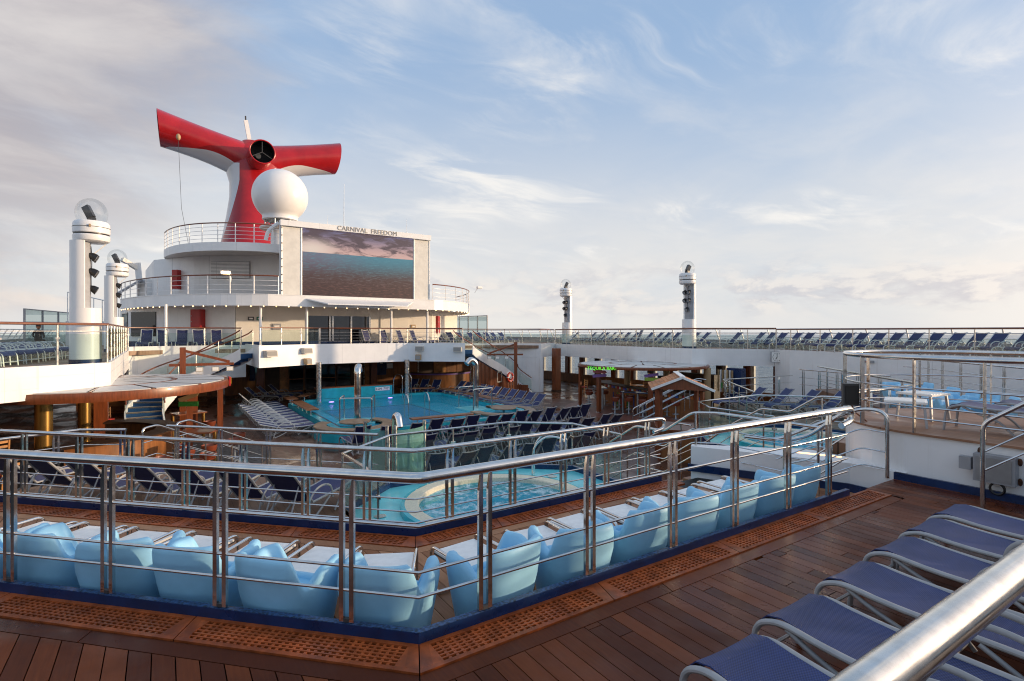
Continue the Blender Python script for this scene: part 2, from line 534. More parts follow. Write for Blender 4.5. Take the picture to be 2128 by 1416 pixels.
def plank_mat(name, ca, cb, rough, rv, wet=0., coat=0.):
    """teak with long grain; each plank takes its own tone; wet patches are smoother"""
    m = bpy.data.materials.new(name); m.use_nodes = True; k = NT(m.node_tree)
    b = m.node_tree.nodes['Principled BSDF']
    tc = k.n('ShaderNodeTexCoord').outputs['Object']
    geo = k.n('ShaderNodeNewGeometry').outputs['Position']
    oi = k.n('ShaderNodeObjectInfo').outputs['Random']
    v = k.vm('ADD', geo, k.cxyz(k.m('MULTIPLY', oi, 37.), k.m('MULTIPLY', oi, 91.), 0.))
    grain = k.noise(k.mapping(v, scale=(26., 1.6, 26.)), 2.2, 6., .65, .4)
    blot = k.noise(v, 1.7, 4., .6)
    c = k.mix(k.ss(k.m('ADD', k.m('MULTIPLY', grain, .55), k.m('MULTIPLY', oi, .6)), .25, .95), ca, cb)
    c = k.mix(k.m('MULTIPLY', k.ss(blot, .45, .75), .35), c, [x * .55 for x in ca])
    b.inputs['Specular IOR Level'].default_value = .20
    k.put(b.inputs['Base Color'], c)
    wetn = k.noise(geo, .8, 5., .6, .4)
    k.put(b.inputs['Roughness'], k.m('ADD', k.ss(wetn, .38, .62, max(.05, rough - rv), rough + rv), k.m('MULTIPLY', grain, .06)))
    if coat: b.inputs['Coat Weight'].default_value = coat; b.inputs['Coat Roughness'].default_value = .06
    bn = k.n('ShaderNodeBump'); bn.inputs['Strength'].default_value = .12; bn.inputs['Distance'].default_value = .004
    k.put(bn.inputs['Height'], grain); k.put(b.inputs['Normal'], bn.outputs[0])
    M[name] = m
plank_mat('teak_wet', (.075, .017, .005), (.185, .048, .013), .38, .19)
plank_mat('teak_dry', (.27, .115, .055), (.50, .26, .14), .55, .15)
plank_mat('teak_worn', (.16, .085, .05), (.34, .20, .12), .45, .2)

def board_mat(name, ca, cb, pitch, rough, along_y=True, gap=.05, coat=0.):
    """far decking: boards too narrow to tell apart one by one"""
    m = bpy.data.materials.new(name); m.use_nodes = True; k = NT(m.node_tree)
    b = m.node_tree.nodes['Principled BSDF']
    geo = k.n('ShaderNodeNewGeometry').outputs['Position']
    x, y, z = k.xyz(geo)
    if not along_y: x, y = y, x
    u = k.m('DIVIDE', x, pitch); cell = k.m('FLOOR', u); fr = k.m('FRACT', u)
    wn = k.n('ShaderNodeTexWhiteNoise', noise_dimensions='2D')
    k.put(wn.inputs['Vector'], k.cxyz(cell, k.m('FLOOR', k.m('ADD', k.m('DIVIDE', y, 2.3), k.m('MULTIPLY', cell, .37))), 0.))
    big = k.noise(geo, .55, 4., .6)
    c = k.mix(k.m('MULTIPLY', k.m('ADD', wn.outputs[0], big), .5), ca, cb)
    edge = k.m('LESS_THAN', fr, gap)
    c = k.mix(k.m('MULTIPLY', edge, .7), c, (.01, .008, .006))
    k.put(b.inputs['Base Color'], c)
    wet = k.noise(k.mapping(geo, scale=(1, .6, 1)), .7, 5., .62, .6)
    k.put(b.inputs['Roughness'], k.ss(wet, .36, .60, max(.06, rough - .22), rough + .12))
    if coat: b.inputs['Coat Weight'].default_value = coat
    bn = k.n('ShaderNodeBump'); bn.inputs['Strength'].default_value = .25; bn.inputs['Distance'].default_value = .01
    k.put(bn.inputs['Height'], k.noise(geo, 3.0, 4.)); k.put(b.inputs['Normal'], bn.outputs[0])
    M[name] = m
board_mat('pool_deck_boards', (.075, .026, .013), (.16, .065, .035), .12, .34)
board_mat('upper_deck_boards', (.22, .13, .08), (.34, .21, .13), .12, .6)
board_mat('tier_boards', (.17, .09, .055), (.30, .17, .105), .12, .5)

def water_mat(name, tint, foam=0., wscale=2.2, strength=.5, refl=.04, foamcol=(.72, .86, .90)):
    m = bpy.data.materials.new(name); m.use_nodes = True; t = m.node_tree; t.nodes.clear(); k = NT(t)
    geo = k.n('ShaderNodeNewGeometry').outputs['Position']
    n1 = k.noise(geo, wscale, 5., .6, 1.2); n2 = k.noise(geo, wscale * 3.3, 3., .5, .6)
    bn = k.n('ShaderNodeBump'); bn.inputs['Strength'].default_value = strength; bn.inputs['Distance'].default_value = .16
    k.put(bn.inputs['Height'], k.m('ADD', n1, k.m('MULTIPLY', n2, .4)))
    tr = k.n('ShaderNodeBsdfTransparent'); tr.inputs[0].default_value = tuple(tint) + (1,)
    df = k.n('ShaderNodeBsdfDiffuse'); df.inputs[0].default_value = (tint[0] * .16, tint[1] * .80, tint[2] * .92, 1)
    m0 = k.n('ShaderNodeMixShader'); m0.inputs[0].default_value = .24
    t.links.new(tr.outputs[0], m0.inputs[1]); t.links.new(df.outputs[0], m0.inputs[2]); t.links.new(bn.outputs[0], df.inputs['Normal'])
    gl = k.n('ShaderNodeBsdfGlossy'); gl.inputs['Roughness'].default_value = .04
    t.links.new(bn.outputs[0], gl.inputs['Normal'])
    fr = k.n('ShaderNodeFresnel'); fr.inputs[0].default_value = 1.33; t.links.new(bn.outputs[0], fr.inputs['Normal'])
    mx = k.n('ShaderNodeMixShader'); k.put(mx.inputs[0], k.m('ADD', refl, k.m('MULTIPLY', fr.outputs[0], .22), clamp=True))
    t.links.new(m0.outputs[0], mx.inputs[1]); t.links.new(gl.outputs[0], mx.inputs[2]); res = mx.outputs[0]
    if foam:
        f1 = k.noise(geo, 2.6, 9., .68, 1.6); f2 = k.noise(geo, 9., 6., .7, .8)
        fm = k.m('MULTIPLY', k.ss(k.m('ADD', f1, k.m('MULTIPLY', k.m('SUBTRACT', f2, .5), .45)), .44, .66), foam)
        fd = k.n('ShaderNodeBsdfDiffuse'); fd.inputs[0].default_value = tuple(foamcol) + (1,)
        m3 = k.n('ShaderNodeMixShader'); k.put(m3.inputs[0], fm)
        t.links.new(res, m3.inputs[1]); t.links.new(fd.outputs[0], m3.inputs[2]); res = m3.outputs[0]
    o = k.n('ShaderNodeOutputMaterial'); t.links.new(res, o.inputs[0]); M[name] = m
water_mat('pool_water', (.30, .86, .97), wscale=1.5, strength=1.0)
water_mat('spa_water', (.34, .80, .92), foam=.72, wscale=4., strength=.8)

def sea():
    m = bpy.data.materials.new('sea_water'); m.use_nodes = True; k = NT(m.node_tree)
    b = m.node_tree.nodes['Principled BSDF']
    b.inputs['Base Color'].default_value = (.022, .06, .10, 1); b.inputs['Roughness'].default_value = .18
    geo = k.n('ShaderNodeNewGeometry').outputs['Position']
    h = k.m('ADD', k.noise(geo, .12, 6., .6, .5), k.m('MULTIPLY', k.noise(geo, .02, 3., .5), 2.))
    bn = k.n('ShaderNodeBump'); bn.inputs['Strength'].default_value = .9; bn.inputs['Distance'].default_value = 2.5
    k.put(bn.inputs['Height'], h); k.put(b.inputs['Normal'], bn.outputs[0]); M['sea_water'] = m
sea()

def sling(name, col, col2):
    """woven mesh fabric"""
    m = bpy.data.materials.new(name); m.use_nodes = True; k = NT(m.node_tree)
    b = m.node_tree.nodes['Principled BSDF']; b.inputs['Roughness'].default_value = .55
    tc = k.n('ShaderNodeTexCoord').outputs['Object']
    x, y, z = k.xyz(tc)
    s = 2 * math.pi / .018
    wv = k.m('MULTIPLY', k.m('SINE', k.m('MULTIPLY', x, s)), k.m('SINE', k.m('MULTIPLY', k.m('ADD', y, z), s)))
    blot = k.noise(tc, 3., 4., .6)
    c = k.mix(k.ss(wv, -.5, .6), col2, col)
    c = k.mix(k.m('MULTIPLY', k.ss(blot, .4, .7), .3), c, [v * 1.35 for v in col])
    oi = k.n('ShaderNodeObjectInfo').outputs['Random']
    c = k.vm('SCALE', c, k.m('ADD', .88, k.m('MULTIPLY', oi, .24)))
    k.put(b.inputs['Base Color'], c)
    bn = k.n('ShaderNodeBump'); bn.inputs['Strength'].default_value = .35; bn.inputs['Distance'].default_value = .002
    k.put(bn.inputs['Height'], wv); k.put(b.inputs['Normal'], bn.outputs[0]); M[name] = m
sling('sling_blue', (.021, .041, .165), (.007, .013, .060))
sling('sling_navy', (.016, .026, .12), (.008, .012, .06))
sling('sling_mauve', (.090, .085, .18), (.05, .05, .11))

def canopy_mat():
    mat('canopy_panel', (.62, .61, .58), .4, var=.06, scale=3)
canopy_mat()

def weave_grating():
    pass
# ------------------------------------------------------------ sea, hull, decks
mb = MB(); mb.sheet([(6500 * math.cos(R(a)), 6500 * math.sin(R(a))) for a in range(0, 360, 5)], -24.0)
struct('sea', mb, 'sea_water', smooth=False)
mb = MB(); mb.prism([(-17.9, -45), (17.6, -45), (17.6, 95), (-17.9, 95)], -24.0, -1.6)
struct('hull', mb, 'hull', smooth=False)

PX0, PX1, PY0, PY1 = -4.75, 3.95, 18.9, 29.3      # pool outer wall
mb = MB()
for a in ((-17.9, PX0 + .2, -12, 48), (PX1 - .2, 17.6, -12, 48), (PX0 + .2, PX1 - .2, -12, PY0 + .2), (PX0 + .2, PX1 - .2, PY1 - .2, 48)):
    mb.prism([(a[0], a[2]), (a[1], a[2]), (a[1], a[3]), (a[0], a[3])], -1.5, 0.0)
struct('pool_deck', mb, 'pool_deck_boards', smooth=False)

DECK = [(-18.0, 9.5), (-17.0, 13.45), (-13.25, 17.2), (-11.25, 18.75), (-11.35, 30.4), (-9.9, 31.4), (-6.3, 31.4), (-6.2, 27.4), (-3.1, 29.0),
        (1.83, 29.0), (4.34, 26.8), (4.6, 30.9), (8.2, 31.0), (11.0, 28.5), (13.6, 30.3), (12.75, 17.75), (15.2, 14.8), (14.45, 13.6),
        (14.0, 5.4), (13.6, -14.0), (17.7, -14.0), (17.7, 62), (-18.0, 62)]
mb = MB(); mb.prism(DECK, 2.9, 3.1)
struct('upper_deck', mb, 'upper_deck_boards', smooth=False)
mb = MB(); mb.sheet([(p[0], p[1]) for p in reversed(DECK)], 2.88)
struct('deckhead_ceiling', mb, 'cream_paint', smooth=False)

def fascia(name, path, zs, th=.12, mat_='white_paint', side=1.0):
    mb = MB()
    for i, (a, b) in enumerate(zip(zs, zs[1:])):
        mb.wall(offset_path(path, -.03), a + (.008 if i else 0), b, th, side)
        if i: mb.wall(offset_path(path, -.015), a - .004, a + .012, th * .6, side)
    return struct(name, mb, mat_, smooth=False)
# side -1: the band lies to the right of the path direction
fascia('fascia_wall', [(-17.0, 13.45), (-13.25, 17.2), (-11.25, 18.75), (-11.35, 30.5)], (2.30, 2.58, 2.86, 3.14))
fascia('fascia_wall', [(-6.3, 31.5), (-6.2, 27.4), (-3.1, 29.0), (1.83, 29.0), (4.34, 26.8), (4.6, 31.0)], (2.30, 3.36))
fascia('fascia_wall', [(13.6, 30.3), (12.75, 17.75), (15.2, 14.8)], (2.30, 2.58, 2.86, 3.14))
# white curved walls behind the two stairs
fascia('stair_wall', [(-11.35, 30.5), (-11.0, 31.0), (-9.9, 31.4), (-6.3, 31.45)], (1.60, 3.30), .14)
fascia('stair_wall', [(-11.35, 30.52), (-11.0, 31.02), (-10.1, 31.36)], (0.0, 1.59), .14)
fascia('stair_wall', [(4.6, 31.0), (8.2, 31.05), (9.4, 30.5), (10.3, 29.5), (11.0, 28.5)], (2.30, 3.22), .14)
fascia('stair_wall', [(8.6, 30.9), (9.4, 30.52), (10.3, 29.52), (10.98, 28.52)], (0.0, 2.29), .14)
fascia('door_header_wall', [(11.0, 28.5), (13.6, 30.3)], (2.30, 3.20), .14)
mb = MB(); mb.box(11.06, 28.62, 1.15, .30, .30, 2.3)
struct('door_jamb_wall', mb, 'white_paint', smooth=False)
# tall white wall on the starboard side
wall_path = [(15.2, 14.8), (14.45, 13.6), (14.0, 5.4), (13.6, -14.0)]
fascia('starboard_wall', [(15.2, 14.75), (14.45, 13.6), (14.0, 5.4), (13.6, -14.0)], (0.0, 3.14), .16)
mb = MB(); mb.wall([(14.33, 13.4), (13.9, 5.4), (13.5, -14)], 0.0, .25, .03, 0); 
struct('starboard_skirting', mb, 'navy_kerb', smooth=False)

# starboard side of the pool deck: window openings towards the sea
mb = MB(); mb.box(17.35, 10, .35, .2, 76, .7); mb.box(17.35, 10, 2.72, .2, 76, .36)
struct('side_wall', mb, 'wood_panel', smooth=False)
side = thing('side_window_row', 'row of tall sea windows with cream and brown mullions behind the starboard bar', 'windows', (17.3, 8, .7))
for i in range(24):
    y = -2 + i * 1.75
    MB().box(17.28, y, 1.62, .16, .20, 1.84).build('mullion', 'cream_paint', side, False)
    MB().box(17.22, y + .32, 1.62, .2, .36, 1.84).build('mullion', 'wood_post' if i % 3 else 'wood_dark', side, False)
    MB().box(17.42, y + .95, 1.62, .012, 1.5, 1.84).build('pane', 'window_glass', side, False)
mb = MB(); mb.box(-17.6, 15, 1.45, .2, 80, 2.9)
struct('port_wall', mb, 'wood_dark', smooth=False)

# wood wall behind the pool with panels, doors and posts
mb = MB(); mb.box(-1.0, 37.8, 1.45, 26, .2, 2.9)
struct('pool_back_wall', mb, 'wood_panel', smooth=False)
bw = bpy.data.objects['pool_back_wall']
x = -12.0
i = 0
while x < 11.0:
    w = (1.05, .9, 1.3)[i % 3]
    MB().box(x + w / 2, 37.68, 1.42, w - .05, .04, 2.7).build('panel', ('wood_panel', 'wood_honey', 'wood_panel', 'wood_panel', 'wood_dark')[(i * 7) % 5], bw, False)
    if i % 4 == 1:
        MB().box(x - .0, 37.64, 1.42, .06, .04, 2.75).build('trim', 'steel_soft', bw, False)
    x += w; i += 1
ds = thing('sliding_doors', 'dark glazed sliding doors in the wood wall behind the pool', 'door', (-1.0, 37.6, 0))
for j, xx in enumerate((-2.55, -1.5, -.45, .6)):
    MB().box(xx, 37.58, 1.12, 1.0, .03, 2.2).build('pane', 'dark_glass', ds, False)
    f = MB().box(xx - .48, 37.55, 1.12, .06, .05, 2.24).box(xx + .48, 37.55, 1.12, .06, .05, 2.24).box(xx, 37.55, .05, 1.02, .05, .1).box(xx, 37.55, 2.22, 1.02, .05, .08)
    f.box(xx, 37.55, .85, .92, .04, .05)
    f.build('door_frame', 'wood_dark' if j % 2 else 'wood_panel', ds, False)
for j, xx in enumerate((-6.9, -5.0, 3.3)):
    t = thing('folded_mat_rack', ('blue padded board on the wood wall, outer one beside the small screen', 'blue padded board on the wood wall, nearer the sliding doors', 'blue padded board on the wood wall at the far side of the pool')[j], 'board', (xx, 37.6, .9), group='blue boards on the wood wall')
    MB().box(xx, 37.58, 1.45, .72, .10, 1.15).build('pad', 'navy_kerb', t, False)
    MB().box(xx, 37.52, 1.75, .18, .03, .14).build('notice', 'speaker_grey', t, False)
    MB().box(xx, 37.52, 1.45, .10, .03, .2).build('strap', 'charcoal', t, False)
t = thing('wall_screen', 'small lit wall screen between two blue boards behind the pool', 'screen', (-5.95, 37.6, 1.4))
MB().box(-5.95, 37.6, 1.58, .62, .08, .42).build('frame', 'black', t, False)
MB().box(-5.95, 37.55, 1.58, .54, .02, .34).build('display', mat('display_cyan', (.1, .4, .5), .3, emit=(.16, .42, .50), estr=.9), t, False)
t = thing('notice_panel', 'white notice on the wood wall beyond the far pillar', 'notice', (3.95, 37.6, 1.3))
MB().box(3.95, 37.62, 1.5, .5, .05, .4).build('frame', 'box_grey', t, False)
MB().box(3.95, 37.59, 1.5, .42, .02, .32).build('sheet', 'table_white', t, False)
# tiled planter-bar at the far starboard corner behind the loungers
t = thing('corner_bar', 'curved wood bar with small tiled edge behind the far loungers', 'bar', (7.0, 35.2, 0))
MB().lathe([(2.6, 0), (2.6, .95)], 20, 7.2, 36.6, 190, 320).build('front', 'wood_panel', t)
MB().lathe([(2.68, .95), (2.68, 1.06)], 20, 7.2, 36.6, 190, 320).build('tile_band', 'sign_purple', t)
MB().lathe([(2.72, 1.06), (2.72, 1.1), (2.2, 1.1)], 20, 7.2, 36.6, 190, 320).build('counter', 'wood_dark', t)

def pillar(name, label, x, y, z1, r, m, cat='pillar', z0=0.0, group=None, base=True):
    t = thing(name, label, cat, (x, y, z0), group=group)
    MB().cyl((x, y, z0), (x, y, z1), r, n=20).build('shaft', m, t)
    if base: MB().cyl((x, y, z0), (x, y, z0 + .04), r * 1.5, n=20).build('base_plate', m, t)
    return t
pillar('deck_pillar', 'steel pillar standing in the pool below the port bend of the white balcony', -3.15, 28.9, 2.4, .14, 'steel_soft', z0=.2)
pillar('deck_pillar', 'steel pillar standing at the pool ladder below the starboard bend of the balcony', 1.75, 28.9, 2.4, .14, 'steel_soft', z0=.2)
pillar('gold_column', 'thick brass column nearest the port bar counter', -12.75, 19.4, 2.9, .20, 'gold_column')
pillar('gold_column', 'thinner looking brass column farther back behind the port bar', -12.35, 24.4, 2.9, .19, 'gold_column')
for x, y, l in ((12.05, 28.15, 'square varnished wood column by the starboard stair doorway'), (-11.95, 25.4, 'square varnished wood column under the port upper deck'), (-5.1, 35.2, 'square varnished wood column left of the sliding doors'), (2.3, 36.4, 'square varnished wood column right of the sliding doors')):
    t = thing('wood_column', l, 'column', (x, y, 0))
    MB().box(x, y, 1.45, .42, .42, 2.9).build('shaft', 'wood_post', t, False)
    MB().box(x, y, .06, .48, .48, .12).build('plinth', 'wood_dark', t, False)
for x, y, l in ((11.6, 21.2, 'tan column behind the starboard bar canopy, farther one'), (12.4, 16.6, 'tan column behind the starboard bar, nearer one'), (11.9, 18.7, 'tan column in the middle of the starboard bar')):
    pillar('tan_column', l, x, y, 2.22, .17, 'sign_tan', base=False)
# ------------------------------------------------------------ models that repeat
def make_lounger(ang, sling_m='sling_blue', frame_m='lounger_frame', fine=False):
    """foot towards +y, head towards -y, local origin under the middle of the seat"""
    root = thing('sun_lounger', 'x', 'sun lounger', world=False)
    n = 10 if fine else 6; sg = 6 if fine else 3
    w = .262; h = .34; L = 1.28 if ang > 2 else 1.28; bl = .74
    a = R(ang); yb = -.36
    back_top = (yb - bl * math.cos(a), h + bl * math.sin(a))
    fr = MB()
    for sx in (-1, 1):
        x = sx * w
        # side rail that curls over at the foot into the front leg
        pts = fillet([(x, yb, h), (x, .55, h + .005), (x, .84, h + .035), (x, .985, h - .03), (x * 1.02, 1.01, .0)], .14, sg)
        fr.tube(pts, .023 if fine else .021, n, sq=.8)
        # slanting inner leg by the foot
        fr.tube(fillet([(x * .98, .80, h + .01), (x * .98, .66, h - .06), (x * .98, .42, .20), (x * .98, .26, .02)], .08, sg), .015, n)
        # head leg
        fr.tube(fillet([(x * 1.06, .10, h - .02), (x * 1.06, -.12, .20), (x * 1.06, -.40, .06), (x * 1.06, -.58, .0)], .12, sg), .016, n)
        # back rail
        fr.tube([(x * .97, yb + .02, h + .005), (x * .97, *back_top)], .019, n)
        # prop
        if ang > 6:
            fr.tube([(x * .8, yb - bl * .55 * math.cos(a), h + bl * .55 * math.sin(a)), (x * .8, yb - .52, .12), (x * .8, yb - .30, .10)], .010, max(5, n - 2))
        if fine:
            fr.cyl((x - sx * .005, .30, h - .035), (x + sx * .026, .30, h - .035), .020, n=10)
            fr.cyl((x - sx * .005, -.22, h - .035), (x + sx * .026, -.22, h - .035), .020, n=10)
    fr.tube([(-w, 1.0, .10), (w, 1.0, .10)], .012, 5); fr.tube([(-w * .8, yb - .30, .10), (w * .8, yb - .30, .10)], .010, 5)
    fr.tube([(-w, -.56, .03), (w, -.56, .03)], .012, 5); fr.tube([(-w, .30, .06), (w, .30, .06)], .010, 5)
    # bowed head bar
    hb = [(-w * .97, *back_top), (-w * .6, back_top[0] + .01, back_top[1] - .02), (0, back_top[0] + .02, back_top[1] - .03), (w * .6, back_top[0] + .01, back_top[1] - .02), (w * .97, *back_top)]
    fr.tube(hb, .016, n)
    fr.build('frame', frame_m, root)
    # slings
    s = MB(); prof = [(yb + .01, h + .004), (-.1, h - .006), (.25, h - .012), (.55, h + .008), (.70, h + .020), (.84, h + .040), (.93, h + .018), (.975, h - .03), (.985, h - .07)]
    def strip(prof, wx, sag):
        k = 4; vs = []; fs = []
        for y, z in prof:
            for j in range(k + 1):
                u = -1 + 2 * j / k; vs.append((u * wx, y, z + .012 - sag * (1 - u * u)))
        m = len(prof)
        nv = len(vs)
        vs += [(x, y, z - .008) for x, y, z in vs]
        for i in range(m - 1):
            for j in range(k):
                q = (i * (k + 1) + j, i * (k + 1) + j + 1, (i + 1) * (k + 1) + j + 1, (i + 1) * (k + 1) + j)
                fs.append(q); fs.append(tuple(nv + t for t in reversed(q)))
        e = [i * (k + 1) for i in range(m)] + [(m - 1) * (k + 1) + j for j in range(1, k + 1)] + [i * (k + 1) + k for i in range(m - 2, -1, -1)] + list(range(k - 1, 0, -1))
        for i in range(len(e)):
            a_, b_ = e[i], e[(i + 1) % len(e)]; fs.append((a_, b_, nv + b_, nv + a_))
        return vs, fs
    s.add(*strip(prof, w - .020, .012)); s.build('seat_sling', sling_m, root)
    b = MB(); bp = [(yb - bl * t * math.cos(a) + .004, h + bl * t * math.sin(a) + .004) for t in (.02, .25, .5, .75, .975)]
    b.add(*strip(bp, w - .022, .014)); b.build('back_sling', sling_m, root)
    for sx in (-1, 1):
        x = sx * (w + .035); ay = .16 if fine else 0.0
        ar = MB(); pts = fillet([(x, .14 + ay, .28), (x, .10 + ay, .48), (x, -.10 + ay, .555), (x, -.34 + ay, .53), (x, -.50 + ay, .38), (x, -.62 + ay, .0)], .16, sg + 1)
        ar.tube(pts, .018, n, sq=.7); ar.build('armrest', frame_m, root)
    return root

LG_FLAT = Stamp(make_lounger(4, 'sling_blue', 'lounger_frame', fine=True))
LG_UP = Stamp(make_lounger(50, 'sling_navy', 'lounger_frame'))
LG_UP2 = Stamp(make_lounger(57, 'sling_navy', 'lounger_frame'))
LG_UPB = Stamp(make_lounger(44, 'sling_blue', 'lounger_frame'))
LG_UPW = Stamp(make_lounger(46, 'sling_navy', 'lounger_frame_pale'))
LG_STEEP = Stamp(make_lounger(68, 'sling_navy', 'lounger_frame_pale'))
LG_LOW = Stamp(make_lounger(16, 'sling_blue', 'lounger_frame_pale'))
LG_MAUVE = Stamp(make_lounger(3, 'sling_mauve', 'grey_frame'))

def put_row(stamp, p0, p1, n, rz, z, label, group, jit=.03, jr=2.0):
    """n loungers evenly from p0 to p1; label is a format string with {n}"""
    for i in range(n):
        t = i / (n - 1) if n > 1 else 0
        x = p0[0] + (p1[0] - p0[0]) * t + random.uniform(-jit, jit); y = p0[1] + (p1[1] - p0[1]) * t + random.uniform(-jit, jit)
        st = stamp[i % len(stamp)] if isinstance(stamp, list) else stamp
        st.put((x, y, z), R(rz + random.uniform(-jr, jr)), label.format(n=nth(i + 1)), group)

def make_tub_chair():
    """moulded tub chair: high back and two raised wings with dips between; back towards -y"""
    root = thing('tub_chair', 'x', 'chair', world=False)
    N = 112
    def rim(a):            # a: 0 = back, +-180 = front
        d = abs(a)
        def s(lo, hi): 
            t = min(1, max(0, (d - lo) / (hi - lo))); return t * t * (3 - 2 * t)
        z = .73
        z -= .22 * s(42, 66)           # fall from the back to the dip
        z += .11 * s(68, 94)           # wing rises again
        z -= .25 * s(120, 156)         # wing falls to the seat edge
        return z
    def plan(a, z, inset):
        """rounded-square plan, narrower towards the floor"""
        t = R(a - 90)
        k = .76 + .24 * min(1, z / .50)
        hx, hy = (.345 - inset) * k * (1.0 + .10 * (abs(a) > 70) * min(1, (abs(a) - 70) / 25)), (.32 - inset) * k
        c, s_ = math.cos(t), math.sin(t); e = 2 / 2.8
        x = hx * math.copysign(abs(c) ** e, c); y = hy * math.copysign(abs(s_) ** e, s_)
        lean = .10 * max(0, (z - .3)) * (1 if abs(a) < 70 else .3)
        return x, y - lean
    vs, fs = [], []
    rows = []
    def ring(fn):
        o = len(vs)
        for j in range(N):
            a = -180 + 360 * j / N; vs.append(fn(a))
        rows.append(o)
    for f in (0., .12, .35, .6, .82, .95):
        ring(lambda a, f=f: (*plan(a, rim(a) * f, 0.0), rim(a) * f))
    ring(lambda a: (*plan(a, rim(a), .008), rim(a) - .004))
    ring(lambda a: (*plan(a, rim(a), .022), rim(a) + .012))
    ring(lambda a: (*plan(a, rim(a), .052), rim(a) + .014))
    ring(lambda a: (*plan(a, rim(a), .074), rim(a) - .002))
    ring(lambda a: (*plan(a, rim(a), .086), rim(a) - .035))
    for f in (.75, .45, .15):
        ring(lambda a, f=f: (*plan(a, .36 + (rim(a) - .36) * f, .095), .36 + (max(.37, rim(a)) - .36) * f))
    ring(lambda a: (*plan(a, .35, .12), .345))
    ring(lambda a: (*[c * .5 for c in plan(a, .35, .12)], .325))
    for r0, r1 in zip(rows, rows[1:]):
        for j in range(N): fs.append((r0 + j, r0 + (j + 1) % N, r1 + (j + 1) % N, r1 + j))
    fs.append(tuple(rows[-1] + j for j in range(N)))
    fs.append(tuple(reversed([rows[0] + j for j in range(N)])))
    sh = MB(); sh.add(vs, fs); sh.build('shell', 'chair_blue', root, ang=80)
    MB().lathe([(.10, .0), (.22, .0), (.22, .02)], 20).build('glide', 'charcoal', root)
    return root
CHAIR = Stamp(make_tub_chair())

def make_side_table():
    """white board slung between two bent chrome loops on sled feet; loops run along y"""
    root = thing('side_table', 'x', 'side table', world=False)
    h = .34
    MB().box(0, 0, h, .45, .52, .022).build('top', 'table_white', root, False)
    MB().box(0, 0, h - .016, .46, .53, .012).build('edge', 'charcoal', root, False)
    for sx in (-1, 1):
        x = sx * .25
        pts = fillet([(x, -.24, .015), (x, -.28, .015), (x, -.28, h + .055), (x, .28, h + .055), (x, .28, .015), (x, .12, .015)], .085, 6)
        MB().tube(pts, .0145, 10).build('loop', 'chrome', root)
    MB().tube([(-.25, .28, .19), (.25, .28, .19)], .010, 6).build('stretcher', 'chrome', root)
    MB().tube([(-.25, -.28, .19), (.25, -.28, .19)], .010, 6).build('stretcher', 'chrome', root)
    MB().tube([(-.25, .12, .015), (.25, .12, .015)], .012, 6).build('foot_bar', 'chrome', root)
    return root
TABLE = Stamp(make_side_table())

def make_stool():
    root = thing('bar_stool', 'x', 'bar stool', world=False)
    MB().lathe([(.0, 0), (.20, 0), (.21, .012), (.06, .03), (.035, .06), (.03, .62)], 16).build('pedestal', 'grey_metal', root)
    MB().lathe([(.03, .60), (.17, .63), (.20, .70), (.21, .80), (.19, .80), (.17, .73), (0, .72)], 16).build('seat', 'stool_seat', root)
    MB().lathe([(.14, .24), (.15, .225), (.16, .24), (.15, .255), (.14, .24)], 16).build('foot_ring', 'grey_metal', root)
    return root
STOOL = Stamp(make_stool())

def make_cafe_chair():
    root = thing('cafe_chair', 'x', 'chair', world=False)
    for sx in (-1, 1):
        MB().box(sx * .19, .19, .225, .04, .04, .45).build('leg', 'wood_honey', root, False)
        MB().bar((sx * .19, -.19, 0), (sx * .19, -.25, .92), .04, .04).build('leg', 'wood_honey', root, False)
    MB().box(0, 0, .465, .43, .43, .05).build('seat', 'red_paint', root, False)
    for z in (.60, .72, .85): MB().box(0, -.19 - (z - .2) * .065, z, .36, .025, .07).build('slat', 'wood_honey', root, False)
    return root
CAFE = Stamp(make_cafe_chair())
# ------------------------------------------------------------ foreground terrace
ZW, ZP, ZT, ZS = 1.92, 1.60, 1.05, .95           # walkway, chair platform, lounger tier, spa deck
A = [(-13.6, 8.34), (-8.57, 3.31), (-2.72, 3.31)]
B = [(-13.4, 11.73), (-7.52, 5.85), (-3.30, 5.85)]

# walkway: dark wet teak, plank by plank
mb = MB(); mb.prism([(-17.9, 12.6), (-8.58, 3.33), (-1.3, 3.33), (-1.3, -14), (-17.9, -14)], 1.2, ZW - .12)
wk = struct('walkway', mb, 'caulk', smooth=False)
def plank(poly, z, th, m, parent, name='plank'):
    return MB().prism(poly, z - th, z).build(name, m, parent, False)
def lay(xs, lo, hi, z, m, parent, minlen, maxlen, w=.127, gap=.007):
    for x in xs:
        y0 = min(lo(x), lo(x + w)) ; y1 = max(hi(x), hi(x + w)); y = y0 - random.uniform(0, maxlen)
        while y < y1:
            ln = random.uniform(minlen, maxlen)
            a, b = max(y, y0 - .3), min(y + ln, y1 + .3); y += ln
            if b - a < .02: continue
            poly = [(x + gap / 2, a + gap / 2), (x + w - gap / 2, a + gap / 2), (x + w - gap / 2, b - gap / 2), (x + gap / 2, b - gap / 2)]
            # cut to the slanting borders
            def cut(poly, f, keep_below):
                yl, yr = f(x), f(x + w); s = (yr - yl) / w
                nx, ny, c = -s, 1.0, yl - s * x
                return clip_poly(poly, nx, ny, c) if keep_below else clip_poly(poly, -nx, -ny, -c)
            poly = cut(poly, hi, True)
            if len(poly) > 2: poly = cut(poly, lo, False)
            if len(poly) < 3 or area(poly) < .004: continue
            plank(poly, z, .06, m, parent)
w = .127
wx = [-12.6 + i * w for i in range(89)]
lay(wx, lambda x: max(-.6, -x - 10.4) if x < -9 else -.6, lambda x: 3.32 if x > -2.24 else max(2.85, -5.91 - x), ZW, 'teak_wet', wk, 1.3, 2.6)
